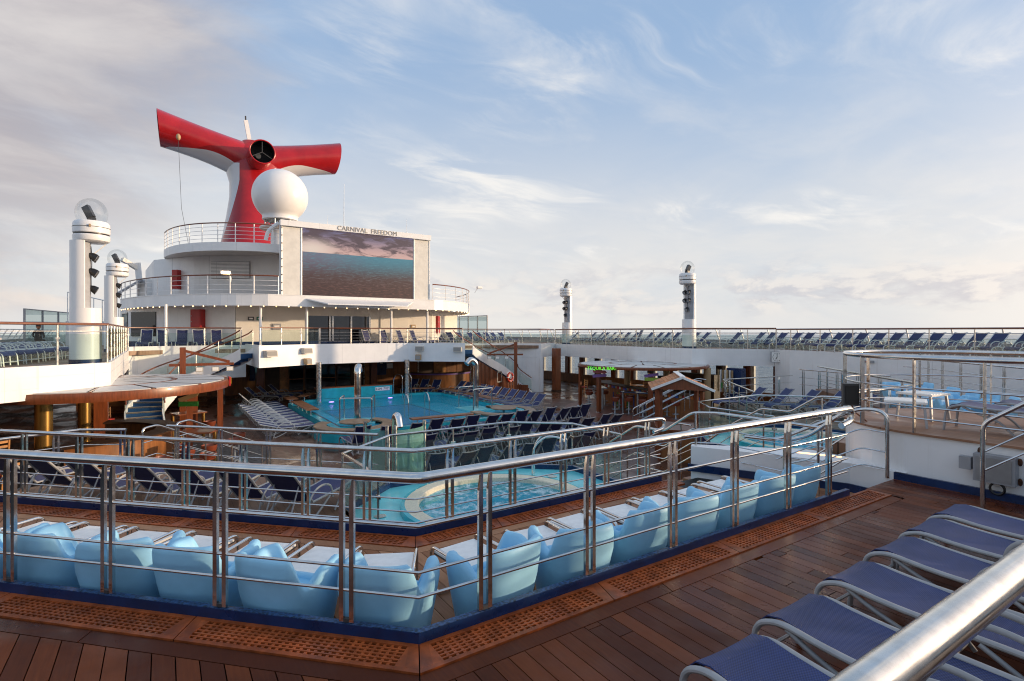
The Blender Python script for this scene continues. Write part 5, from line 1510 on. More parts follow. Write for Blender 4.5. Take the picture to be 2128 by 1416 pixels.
stair('curved white stair with blue carpeted treads on the starboard side of the pool', [(4.9, 28.0), (6.6, 29.0), (8.6, 30.0), (10.1, 30.0), (10.85, 28.9)], 1.35, 18, 3.1, False, '')
stair('curved white stair with blue carpeted treads behind the port canopy', [(-6.6, 28.6), (-8.0, 29.4), (-9.6, 29.6), (-10.6, 28.6), (-10.6, 27.2)], 1.35, 18, 3.1, True, '')
# slatted wood below the starboard stair, with lifebuoy and frame
t = thing('slatted_screen', 'vertical slatted wood screen below the starboard stair', 'screen', (8.0, 28.9, 0))
spath = [(5.9, 27.85), (6.98, 28.33), (8.75, 29.16), (9.7, 29.2), (10.12, 28.7)]
MB().wall(spath, 0, .5, .06).build('backing', 'wood_post', t, False)
pts = resample([Vector((*q, 0)) for q in spath], .14)
for k, (p, d) in enumerate(pts):
    h = 2.25 - 2.0 * (k / len(pts))
    MB().box(p.x, p.y - .05, max(.3, h) / 2, .07, .05, max(.3, h), math.atan2(d.y, d.x)).build('slat', 'wood_post' if k % 2 else 'wood_rail', t, False)
t = thing('lifebuoy', 'red lifebuoy with white bands on the slatted wood wall', 'lifebuoy', (8.95, 29.1, 1.0))
ring = [(8.95 + .27 * math.cos(R(a)) * .98, 29.06 + .10 * math.cos(R(a)), 1.05 + .27 * math.sin(R(a))) for a in range(0, 360, 12)]
MB().tube(ring, .07, 12, True).build('ring', 'lifebuoy_red', t)
for a in (0, 90, 180, 270):
    seg = [(8.95 + .27 * math.cos(R(a + q)) * .98, 29.06 + .10 * math.cos(R(a + q)), 1.05 + .27 * math.sin(R(a + q))) for q in (-5, 0, 5)]
    MB().tube(seg, .073, 12).build('band', 'table_white', t)
t = thing('wall_frame', 'steel frame on the slatted wood wall left of the lifebuoy', 'frame', (7.85, 28.6, .9))
for dz in (-.32, .32): MB().box(7.85, 28.62, 1.15 + dz, .46, .03, .07, R(24)).build('bar', 'steel_soft', t, False)
for dx in (-.21, .21): MB().box(7.85 + dx, 28.62 + dx * .44, 1.15, .06, .03, .64, R(24)).build('bar', 'steel_soft', t, False)
# ------------------------------------------------------------ superstructure
Z3, Z4 = 5.92, 8.80
def bez(p0, p1, p2, n=10):
    return [tuple(Vector(p0) * (1 - t) ** 2 + Vector(p1) * 2 * t * (1 - t) + Vector(p2) * t * t) for t in [i / n for i in range(n + 1)]]
left_edge = bez((-5.4, 30.2), (-10.6, 31.8), (-12.1, 40.0), 14)
right_edge = bez((4.05, 30.2), (9.0, 31.6), (10.7, 40.0), 14)
ring3 = list(reversed(left_edge)) + right_edge
house = thing('deckhouse', 'white multi level deckhouse with curved balconies behind the pool', 'deckhouse', (-.7, 40, 3.1))
MB().prism(ring3 + [(10.7, 70), (-12.1, 70)], Z3 - .12, Z3).build('balcony_floor', 'upper_deck_boards', house, False)
MB().prism(ring3 + [(10.7, 70), (-12.1, 70)], Z3 - .16, Z3 - .125).build('balcony_soffit', 'white_paint', house, False)
MB().wall(ring3, 5.36, Z3 + .02, .10).build('balcony_fascia', 'white_paint', house, False)
MB().wall(offset_path(ring3, .0), Z3 + .02, Z3 + .06, .14).build('balcony_lip', 'white_enamel', house, False)
# wall of the first level
w1 = [(-12.3, 44.0), (-11.6, 38.4), (-9.9, 36.2), (-6.6, 33.2), (-2.9, 33.2), (1.0, 33.2), (5.2, 33.2), (8.6, 36.0), (10.2, 44.0)]
for i, (p, q) in enumerate(zip(w1, w1[1:])):
    if i == 4: continue
    MB().wall([p, q], 3.1, 5.5, .14).build('wall', 'white_paint' if i < 3 else 'cream_paint', house, False)
MB().wall([(-2.9, 33.2), (1.0, 33.2)], 5.02, 5.5, .14).build('wall', 'cream_paint', house, False)
MB().wall(offset_path(w1, -.09), 3.1, 3.45, .03).build('skirting', 'navy_kerb', house, False)
MB().box(-.95, 34.8, 4.2, 3.9, .1, 2.4).build('lobby_wall', 'wood_dark', house, False)
for k, x in enumerate((-2.15, -.85, .42)):
    MB().box(x, 33.2, 4.06, 1.12, .03, 1.9).build('pane', 'dark_pane', house, False)
for k, x in enumerate((-2.85, -1.5, -1.32, -.2, .98)):
    MB().box(x, 33.15, 4.06, .10, .10, 1.92).build('door_frame', 'steel_soft', house, False)
MB().box(-.95, 33.14, 5.02, 3.95, .12, .10).build('door_frame', 'cream_paint', house, False)
MB().box(2.6, 33.08, 4.2, 1.9, .05, 1.7).build('shutter', 'cream_paint', house, False)
wn = MB().wall([(-12.05, 40.6), (-11.72, 38.9)], 3.75, 5.15, .06, -1).build('window', 'dark_glass', house, False)
MB().wall([(-11.50, 38.15), (-10.3, 36.62)], 3.75, 5.15, .06, -1).build('window', 'dark_glass', house, False)
MB().wall([(8.75, 36.3), (9.6, 40.4)], 3.7, 5.1, .06, -1).build('window', 'dark_glass', house, False)
# light bulbs along the soffit edge
for k, (p, d) in enumerate(resample([Vector((*q, 0)) for q in ring3], .62)):
    MB().sphere((p.x, p.y, 5.335), .028, 8, 6).build('bulb', 'bulb', house)
for x, y, i in ((-9.87, 31.9, 0), (-5.68, 30.75, 1), (-3.35, 30.75, 2), (1.5, 30.75, 3), (3.85, 30.75, 4)):
    MB().cyl((x, y, 3.1), (x, y, 5.38), .07, n=12).build('balcony_post', 'white_enamel', house)
# second level
w2 = [(-11.0, 48.0), (-10.4, 40.6), (-8.4, 37.2), (-4.2, 33.9), (3.2, 33.9), (3.5, 37.6), (3.5, 48.0)]
MB().wall(w2, Z3, 8.55, .14).build('wall', 'white_paint', house, False)
lv = MB()
a, b = Vector((-7.55, 36.42)), Vector((-5.65, 34.93)); nn = Vector((-(b - a).y, (b - a).x)).normalized()
if nn.y > 0: nn = -nn
for k in range(12):
    z = 7.22 + k * .082
    MB().bar((a.x + nn.x * .10, a.y + nn.y * .10, z), (b.x + nn.x * .10, b.y + nn.y * .10, z), .05, .055).build('louvre_slat', 'white_paint', house, False)
MB().bar((a.x + nn.x * .075, a.y + nn.y * .075, 7.68), (b.x + nn.x * .075, b.y + nn.y * .075, 7.68), .03, 1.0).build('louvre_frame', 'box_grey', house, False)
ring4 = list(reversed(bez((-5.6, 31.6), (-9.4, 32.6), (-9.9, 37.4), 12))) + bez((3.2, 31.6), (3.6, 32.4), (3.6, 37.4), 12)
MB().prism(ring4 + [(3.6, 60), (-9.9, 60)], 8.62, Z4).build('roof_deck_floor', 'upper_deck_boards', house, False)
MB().prism(ring4 + [(3.6, 60), (-9.9, 60)], 8.56, 8.615).build('roof_soffit', 'white_paint', house, False)
MB().wall(ring4, 8.36, Z4 + .02, .10).build('roof_fascia', 'white_paint', house, False)

def pipe_rail(label, path, z, h, step, mids, top='wood_rail', m='white_enamel', r=.024):
    t = thing('balcony_railing', label, 'railing', (path[0][0], path[0][1], z))
    P3 = [Vector((x, y, z + h)) for x, y in path]
    MB().tube(P3, .034, 8).build('handrail', top, t)
    for k in range(mids):
        zz = z + h * (k + 1) / (mids + 1)
        MB().tube([(p.x, p.y, zz) for p in P3], .012, 6).build('mid_rail', m, t)
    for p, d in resample(P3, step): MB().cyl((p.x, p.y, z), (p.x, p.y, z + h), r, n=8).build('post', m, t)
    return t
lp3 = list(reversed(left_edge)); pipe_rail('white pipe railing with wooden handrail on the port balcony of the deckhouse', lp3 + [(-4.9, 30.2)], Z3, 1.02, 1.15, 3)
pipe_rail('white pipe railing on the starboard balcony of the deckhouse', [(3.95, 30.2)] + right_edge, Z3, 1.02, 1.15, 3)
pipe_rail('white pipe railing round the top deck below the funnel', ring4[:14] + ring4[15:], Z4, 1.05, .95, 4, 'wood_rail')

# LED screen with mesh side curtains and name beam
scr = thing('movie_screen', 'large outdoor LED screen showing a sea at sunset, with mesh side curtains', 'screen', (-.5, 30.2, Z3))
MB().box(-.47, 30.55, 7.95, 8.62, .25, 3.95).build('frame', 'white_paint', scr, False)
MB().box(-.47, 30.36, 9.80, 8.66, .36, .30).build('name_beam', 'white_paint', scr, False)
MB().box(-4.22, 30.36, 7.80, 1.05, .05, 3.62).build('curtain', 'mesh_cloth', scr, False)
MB().box(3.28, 30.36, 7.80, 1.0, .05, 3.62).build('curtain', 'mesh_cloth', scr, False)
for x in (-4.72, -3.72, 2.78, 3.80):
    MB().cyl((x, 30.33, 5.95), (x, 30.33, 9.66), .035, n=8).build('curtain_pole', 'white_enamel', scr)
for k in range(9):
    MB().box(-4.72, 30.30, 6.2 + k * .42, .06, .06, .05).build('lacing', 'charcoal', scr, False)
def led_mat():
    m = bpy.data.materials.new('led_picture'); m.use_nodes = True; k = NT(m.node_tree)
    b = m.node_tree.nodes['Principled BSDF']; b.inputs['Base Color'].default_value = (.01, .01, .01, 1); b.inputs['Roughness'].default_value = .4
    tc = k.n('ShaderNodeTexCoord').outputs['Object']; x, y, z = k.xyz(tc)
    u = k.m('DIVIDE', k.m('ADD', x, 3.1), 6.2); v = k.m('DIVIDE', k.m('ADD', z, 1.82), 3.64)
    hz = .655
    cl = k.noise(k.cxyz(k.m('MULTIPLY', u, 3.4), k.m('MULTIPLY', v, 6.5), 1.3), 1.6, 8., .62, .8)
    skyc = k.mix(k.ss(v, hz, 1.0), lin(235, 190, 180), lin(120, 115, 150))
    skyc = k.mix(k.ss(k.m('ADD', cl, k.m('MULTIPLY', k.ss(v, hz, .9), .12)), .46, .66), skyc, lin(96, 78, 88))
    skyc = k.mix(k.m('MULTIPLY', k.ss(cl, .62, .72), .6), skyc, lin(235, 190, 185))
    dx = k.m('SUBTRACT', u, .06); glow = k.ss(k.vm('LENGTH', k.cxyz(k.m('MULTIPLY', dx, .7), k.m('SUBTRACT', v, hz + .05), 0.)), .0, .22, 1., 0.)
    skyc = k.mix(glow, skyc, lin(255, 232, 215))
    wv = k.noise(k.cxyz(k.m('MULTIPLY', u, 9.), k.m('MULTIPLY', v, 46.), 0.), 2.2, 6., .62, .8)
    far_ = k.mix(k.ss(u, .0, .75), lin(120, 120, 140), lin(70, 140, 160))
    seac = k.mix(k.ss(v, .26, hz), lin(84, 54, 52), far_)
    seac = k.mix(k.ss(v, .0, .40), lin(70, 46, 44), seac)
    seac = k.mix(k.m('MULTIPLY', k.ss(wv, .48, .68), .6), seac, k.mix(k.ss(v, .1, .5), lin(160, 105, 92), lin(96, 165, 178)))
    c = k.mix(k.m('GREATER_THAN', v, hz), seac, skyc)
    k.put(b.inputs['Emission Color'], c); b.inputs['Emission Strength'].default_value = .46
    M['led_picture'] = m
led_mat()
dsp = MB().box(-.47, 30.37, 7.80, 6.36, .06, 3.70); 
o = dsp.build('display', 'led_picture', scr, False)
for v_ in o.data.vertices: v_.co.x -= (-.47 - OFF[scr.name][0]); v_.co.y -= (30.37 - OFF[scr.name][1]); v_.co.z -= (7.80 - OFF[scr.name][2])
o.location = (-.47 - OFF[scr.name][0], 30.37 - OFF[scr.name][1], 7.80 - OFF[scr.name][2])
text_part('name_lettering', 'CARNIVAL  FREEDOM', .36, 'letter_grey', scr, (-.1, 30.165, 9.80), (R(90), 0, 0), .008)
MB().add([(-3.5, 30.1, 5.80), (2.6, 30.1, 5.80), (1.9, 29.2, 5.52), (-2.6, 29.2, 5.52), (-3.5, 30.1, 5.74), (2.6, 30.1, 5.74), (1.9, 29.2, 5.46), (-2.6, 29.2, 5.46)], [(0, 1, 2, 3), (7, 6, 5, 4), (3, 2, 6, 7), (0, 3, 7, 4), (1, 5, 6, 2)]).build('shelf', 'white_paint', scr, False)
MB().tube(fillet([(-5.4, 31.0, 8.9), (-5.3, 30.9, 9.4), (-4.8, 30.7, 9.85)], .4, 5), .10, 8).build('bracket', 'white_paint', scr)

# radome
t = thing('radome', 'large white satellite dome on a lattice base behind the screen', 'radome', (-3.4, 38.4, 10.8))
prof = [(1.0, 11.45), (1.12, 11.50), (1.10, 11.72)] + [(1.76 * math.cos(R(a)), 13.15 + 1.76 * math.sin(R(a))) for a in range(-49, 91, 6)]
MB().lathe(prof, 40, -3.38, 38.5).build('dome', 'white_enamel', t)
for k in range(6):
    a = R(60 * k); x, y = -3.38 + .95 * math.cos(a), 38.5 + .95 * math.sin(a)
    MB().cyl((x, y, 11.0), (x, y, 11.5), .05, n=8).build('strut', 'grey_metal', t)
    a2 = R(60 * k + 60); MB().bar((x, y, 11.05), (-3.38 + .95 * math.cos(a2), 38.5 + .95 * math.sin(a2), 11.45), .04, .04).build('strut', 'grey_metal', t, False)
MB().lathe([(0, 10.85), (1.25, 10.85), (1.3, 10.93), (1.25, 11.0), (0, 11.0)], 30, -3.38, 38.5).build('platform', 'white_paint', t)
MB().cyl((-3.38, 38.5, 8.8), (-3.38, 38.5, 10.9), .6, n=20).build('pedestal', 'white_paint', t)

# funnel: flared column, two upswept wing tubes and a forward pipe
FX, FY = -1.35, 66.0
fun = thing('funnel', 'red winged ship funnel with white underside and flared base', 'funnel', (FX, FY, 8.8))
def funnel_mat():
    m = bpy.data.materials.new('funnel_paint'); m.use_nodes = True; k = NT(m.node_tree)
    b = m.node_tree.nodes['Principled BSDF']; b.inputs['Roughness'].default_value = .26; b.inputs['Coat Weight'].default_value = .25
    tc = k.n('ShaderNodeTexCoord').outputs['Object']; x, y, z = k.xyz(tc)
    ax = k.m('ABSOLUTE', x)
    # painted boundary: white flanks of the column sweeping out below the wings
    bound_col = k.m('ADD', 1.75, k.m('MULTIPLY', k.m('POWER', k.m('DIVIDE', k.m('MAXIMUM', k.m('SUBTRACT', 11.6, z), 0.), 5.0), 1.2), 1.15))
    white_col = k.m('MULTIPLY', k.m('GREATER_THAN', ax, bound_col), k.m('LESS_THAN', z, 13.4))
    zb = k.m('SUBTRACT', 14.28, k.m('MULTIPLY', k.m('POWER', k.m('MAXIMUM', k.m('SUBTRACT', 5.2, ax), 0.), 2.), .10))
    white_w = k.m('MULTIPLY', k.m('MULTIPLY', k.m('LESS_THAN', z, zb), k.m('GREATER_THAN', z, 12.0)), k.m('GREATER_THAN', ax, 1.9))
    f = k.m('MAXIMUM', white_col, white_w)
    nz = k.noise(tc, .6, 4., .6)
    red = k.mix(k.ss(nz, .3, .7), (.36, .006, .010), (.47, .010, .014))
    c = k.mix(f, red, (.72, .73, .75)); k.put(b.inputs['Base Color'], c); M['funnel_paint'] = m
funnel_mat()
col = MB(); sec = []; NS = 40
for z, hx, hy in ((8.8, 4.3, 5.2), (11, 3.9, 4.6), (13, 3.5, 4.0), (15, 3.12, 3.5), (17, 2.78, 3.1), (19, 2.5, 2.75), (20.6, 2.5, 2.5), (21.6, 2.8, 2.4), (22.6, 3.1, 2.3), (24.0, 2.6, 2.1), (25.2, 1.3, 1.2)):
    for j in range(NS):
        a = 2 * math.pi * j / NS; c_, s_ = math.cos(a), math.sin(a); e = 2 / 2.6
        col.v.append((FX + hx * math.copysign(abs(c_) ** e, c_), FY + hy * math.copysign(abs(s_) ** e, s_), z))
for i in range(10):
    for j in range(NS): col.f.append((i * NS + j, i * NS + (j + 1) % NS, (i + 1) * NS + (j + 1) % NS, (i + 1) * NS + j))
col.build('column', 'funnel_paint', fun, ang=70)
for s in (-1, 1):
    wg = MB(); n = 34; secs = []
    for t_ in [i / 16 for i in range(17)]:
        u = t_; cx = s * (0.2 + 9.0 * u)
        hh = 1.62 + .26 * u * u + (.8 * (1 - u) ** 3); hd = 2.2 - .2 * u
        cz = 14.35 + 1.85 * u - .6 * (1 - u) ** 3; 
        for j in range(n):
            a = 2 * math.pi * j / n
            zz = hh * math.sin(a) * (1.0 if math.sin(a) > 0 else .98)
            # the mouth is cut back at the bottom
            cut = -s * .35 * (1 - math.sin(a)) * .5 * u ** 6
            wg.v.append((FX + cx + cut, FY + hd * math.cos(a) - 0.3 * u, 8.8 + cz + zz))
    for i in range(16):
        for j in range(n): wg.f.append((i * n + j, i * n + (j + 1) % n, (i + 1) * n + (j + 1) % n, (i + 1) * n + j))
    # hollow mouth
    o_ = len(wg.v); last = 16 * n
    for j in range(n):
        x, y, z = wg.v[last + j]; wg.v.append((x - s * .02, FY - .3 + (y - FY + .3) * .94, 8.8 + 16.2 + (z - 25.0) * .94))
    for j in range(n):
        x, y, z = wg.v[o_ + j]; wg.v.append((x - s * 1.1, y, z - .26))
    for k_ in (0, 1):
        a0, b0 = (last, o_) if k_ == 0 else (o_, o_ + n)
        for j in range(n): wg.f.append((a0 + j, a0 + (j + 1) % n, b0 + (j + 1) % n, b0 + j))
    wg.f.append(tuple(o_ + n + j for j in range(n)))
    wg.build('wing', 'funnel_paint', fun, ang=60)
MB().tube([(FX + .1, FY, 22.9), (FX + .1, FY - 5.0, 22.9)], 1.24, 30, caps=False).build('exhaust_pipe', 'funnel_red', fun)
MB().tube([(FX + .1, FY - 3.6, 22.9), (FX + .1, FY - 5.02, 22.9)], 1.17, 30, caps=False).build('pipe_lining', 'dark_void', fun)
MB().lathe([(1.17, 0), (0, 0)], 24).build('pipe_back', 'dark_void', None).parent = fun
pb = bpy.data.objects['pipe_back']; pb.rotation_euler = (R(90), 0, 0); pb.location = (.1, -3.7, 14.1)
MB().tube([(FX + .1 + 1.22 * math.cos(R(a)), FY - 5.0, 22.9 + 1.22 * math.sin(R(a))) for a in range(0, 360, 12)], .07, 8, True).build('pipe_lip', 'funnel_red', fun)
for a in (90, 210, 330): MB().bar((FX + .1, FY - 4.8, 22.9), (FX + .1 + 1.16 * math.cos(R(a)), FY - 4.8, 22.9 + 1.16 * math.sin(R(a))), .07, .07).build('pipe_brace', 'charcoal', fun, False)
MB().cyl((FX + .1 - .35, FY - 4.6, 22.5), (FX + .1 - .35, FY - 4.2, 22.5), .28, n=14).build('inner_pipe', 'charcoal', fun)
MB().bar((FX - .3, FY + .6, 24.8), (FX - .8, FY + .8, 27.9), .42, .3).build('signal_mast', 'white_paint', fun, False)
MB().bar((FX - .8, FY + .8, 27.9), (FX - .83, FY + .8, 28.4), .14, .14).build('mast_tip', 'charcoal', fun, False)

# antennas, lights and lockers about the deckhouse
def whip(label, x, y, z0, z1, r=.018):
    t = thing('whip_antenna', label, 'antenna', (x, y, z0))
    MB().tube([(x, y, z0), (x, y, (z0 + z1) / 2), (x + .02, y, z1)], [r, r * .7, r * .35], 6).build('rod', 'white_enamel', t)
    MB().cyl((x, y, z0), (x, y, z0 + .2), r * 2, n=8).build('mount', 'white_paint', t)
whip('tall thin whip antenna rising behind the middle of the screen', -1.2, 31.2, 9.6, 12.6, .025)
whip('short antenna with a tip light at the starboard end of the screen', 2.5, 30.8, 9.9, 11.0)
whip('short antenna on the screen beam left of the name', -2.2, 30.9, 9.9, 10.6)
t = thing('slack_mast_line', 'long thin wire antenna hanging before the port wing of the funnel', 'antenna', (-5.9, 50, 9.0))
MB().tube([(-9.0, 48, 18.6), (-8.8, 48, 13.5), (-8.3, 48, 10.5), (-7.9, 48, 8.9)], .013, 6).build('wire', 'charcoal', t)
MB().sphere((-9.0, 48, 18.9), .16, 10, 8, (1, 1, 1.6)).build('insulator', 'sign_tan', t)
t = thing('work_light', 'lit floodlight on a bracket at the port balcony railing', 'floodlight', (-7.2, 31.0, Z3 + 1))
MB().bar((-7.05, 31.0, 6.6), (-7.05, 31.0, 7.0), .05, .05).build('bracket', 'white_paint', t, False)
MB().box(-7.3, 30.9, 7.05, .45, .22, .16, R(-12)).build('housing', 'white_paint', t, False)
MB().box(-7.3, 30.78, 7.02, .38, .03, .12, R(-12)).build('lamp', 'flood_lit', t, False)
t = thing('work_light', 'small white floodlight on the starboard balcony tip', 'floodlight', (9.2, 34.0, Z3 + 1))
MB().bar((9.3, 34.4, 6.9), (9.5, 34.3, 7.25), .05, .05).build('bracket', 'white_paint', t, False)
MB().box(9.6, 34.25, 7.28, .4, .22, .16).build('housing', 'white_paint', t, False)
MB().box(9.6, 34.13, 7.26, .34, .03, .12).build('lamp', 'table_white', t, False)
def locker(label, x, y, z, w, d, h, rz):
    t = thing('red_locker', label, 'locker', (x, y, z), rz, world=False)
    MB().box(0, 0, h / 2, w, d, h).build('body', 'red_paint', t, False)
    MB().box(-w * .02, -d / 2 - .008, h / 2, w * .92, .015, h * .94).build('door', 'red_paint', t, False)
    for q in (.35, .65): MB().sphere((-w * .38, -d / 2 - .02, h * q), .03, 8, 6).build('handle', 'grey_metal', t)
locker('red fire locker on the port wall of the deckhouse under the balcony', -8.35, 34.45, 4.2, .62, .4, 1.05, R(-42))
locker('red fire locker on the upper level beside the louvre wall', -9.3, 38.1, 6.6, .36, .3, 1.15, R(-40))
locker('narrow red fire locker at the starboard end of the deckhouse', 5.9, 33.7, 3.9, .35, .3, 1.2, R(40))
for k, (x, z, w_, h_) in enumerate(((-5.85, 4.75, .30, .20), (-5.4, 4.75, .32, .20), (-4.5, 4.3, .45, .35), (3.9, 4.35, .3, .25))):
    t = thing('wall_sign', ('small wall sign on the lit cream wall, left of two', 'small green exit wall sign on the cream wall, right of two', 'small grey box on the cream wall left of the doors', 'small plate on the cream wall right of the shutter')[k], 'wall sign', (x, 33.1, z))
    MB().box(x, 33.09, z, w_, .06, h_).build('plate', ('charcoal', 'exit_green', 'box_grey', 'sign_tan')[k], t, False)
    MB().box(x, 33.055, z, w_ * .6, .012, h_ * .4).build('symbol', 'table_white', t, False)
# speakers and floodlights on the white balcony edge over the pool
def speaker(label, x, y, z, rz, w=.42, h=.24, m='speaker_grey'):
    t = thing('wall_speaker', label, 'speaker', (x, y, z), rz, world=False)
    MB().add([(-w / 2, .12, -h / 2), (w / 2, .12, -h / 2), (w / 2, .12, h / 2), (-w / 2, .12, h / 2), (-w / 2 * .9, -.14, -h / 2 - .03), (w / 2 * .9, -.14, -h / 2 - .03), (w / 2 * .9, -.10, h / 2 - .02), (-w / 2 * .9, -.10, h / 2 - .02)],
             [(0, 1, 2, 3), (7, 6, 5, 4), (0, 4, 5, 1), (1, 5, 6, 2), (2, 6, 7, 3), (3, 7, 4, 0)]).build('housing', m, t, False)
    MB().add([(-w * .40, -.147, -h * .42), (w * .40, -.147, -h * .42), (w * .40, -.122, h * .34), (-w * .40, -.122, h * .34)], [(0, 1, 2, 3)]).build('grille', 'speaker_face', t, False)
    return t
speaker('box speaker at the port end of the white balcony edge', -5.7, 27.45, 2.98, R(25), .62, .28)
speaker('box speaker on the balcony edge above the port floodlight', -3.85, 28.4, 3.05, R(25), .55, .26)
speaker('tan floodlight on the balcony edge above the port pillar', -3.8, 28.4, 2.50, R(25), .34, .30, 'sign_tan')
speaker('box speaker on the balcony edge above the starboard floodlight', 2.3, 28.4, 3.05, R(-35), .5, .26)
speaker('tan floodlight on the balcony edge above the starboard pillar', 2.25, 28.45, 2.55, R(-35), .34, .30, 'sign_tan')
speaker('box speaker at the starboard end of the white balcony edge', 4.0, 26.95, 3.02, R(-40), .5, .26)
for k, (x, y) in enumerate(((-7.4, 29.6), (5.2, 28.3))):
    t = thing('round_speaker', ('round horn speaker under the port stair landing', 'round horn speaker under the starboard stair landing')[k], 'speaker', (x, y, 2.5))
    MB().box(x, y, 2.45, .34, .2, .30).build('housing', 'speaker_grey', t, False)
    MB().tube([(x, y - .11, 2.45), (x, y - .15, 2.45)], [.12, .14], 16).build('horn', 'charcoal', t)
# ------------------------------------------------------------ upper deck: rails, towers, loungers
glass_rail('deck_railing', 'wood topped glass railing along the near port edge of the upper deck', [(-15.6, 14.85), (-13.25, 17.2), (-11.3, 18.7)], 3.12, 4.21, 1.55, 3.95, 'rail_glass', 'wood_rail', .045, 'steel_soft', mids=(4.02,), postr=.028)
glass_rail('deck_railing', 'smoked glass railing running aft above the port stair wall', [(-11.3, 18.75), (-11.4, 30.4)], 3.12, 4.21, 1.5, 4.10, 'smoked_glass', 'wood_rail', .045, 'steel_soft', postr=.028)
glass_rail('deck_railing', 'wood topped glass railing above the white wall of the port stair', [(-11.35, 30.6), (-9.9, 31.45), (-6.5, 31.5)], 3.3, 4.20, 1.6, 3.95, 'rail_glass', 'wood_rail', .04, 'steel_soft', postr=.022)
glass_rail('deck_railing', 'wood topped glass railing on the port half of the balcony above the pool', [(-6.15, 27.5), (-3.1, 29.06)], 3.36, 4.20, 1.1, 4.1, 'rail_glass', 'wood_rail', .036, 'steel', postr=.022)
glass_rail('deck_railing', 'steel pipe railing with wooden handrail on the balcony above the pool', [(-3.05, 29.06), (1.83, 29.06), (4.3, 26.9)], 3.36, 4.20, 1.4, 4.1, None, 'wood_rail', .036, 'steel_soft', mids=(3.5, 3.66, 3.82, 3.98), postr=.02)
glass_rail('deck_railing', 'wood topped glass railing behind the starboard stair', [(4.7, 30.95), (8.2, 31.0), (9.4, 30.45), (11.0, 28.55), (13.55, 30.35)], 3.22, 4.18, 1.5, 3.9, 'rail_glass', 'wood_rail', .036, 'steel_soft', postr=.022)
glass_rail('deck_railing', 'long wood topped glass railing along the starboard upper deck', [(13.65, 30.3), (12.8, 17.75), (15.25, 14.75)], 3.12, 4.17, 1.35, 3.85, 'rail_glass', 'wood_rail', .042, 'steel_soft', mids=(3.98,), postr=.024)
glass_rail('deck_railing', 'wood topped glass railing above the tall white starboard wall', [(15.2, 14.7), (14.5, 13.6), (14.05, 5.4), (13.7, -8.0)], 3.12, 4.12, 1.35, 3.75, 'rail_glass', 'wood_rail', .042, 'steel_soft', mids=(3.95,), postr=.024)
# outer bulwark with slanting stanchions and rail
def bulwark(label, x, y0, y1, s):
    t = thing('outer_bulwark', label, 'bulwark', (x, (y0 + y1) / 2, 3.1))
    MB().box(x, (y0 + y1) / 2, 3.32, .06, y1 - y0, .44).build('panel', 'box_grey', t, False)
    n = int((y1 - y0) / 1.6)
    for k in range(n): MB().bar((x, y0 + (k + .5) * 1.6, 3.5), (x - s * .35, y0 + (k + .5) * 1.6, 4.15), .05, .05).build('stanchion', 'white_enamel', t, False)
    for zz, dx in ((4.15, .35), (3.92, .24), (3.72, .13)): MB().tube([(x - s * dx, y0, zz), (x - s * dx, y1, zz)], .02 if zz < 4.1 else .03, 6).build('rail', 'white_enamel', t)
bulwark('grey bulwark with white stanchions at the starboard ship side', 17.6, -10, 60, 1)
bulwark('grey bulwark with white stanchions at the port ship side', -17.9, 6, 60, -1)

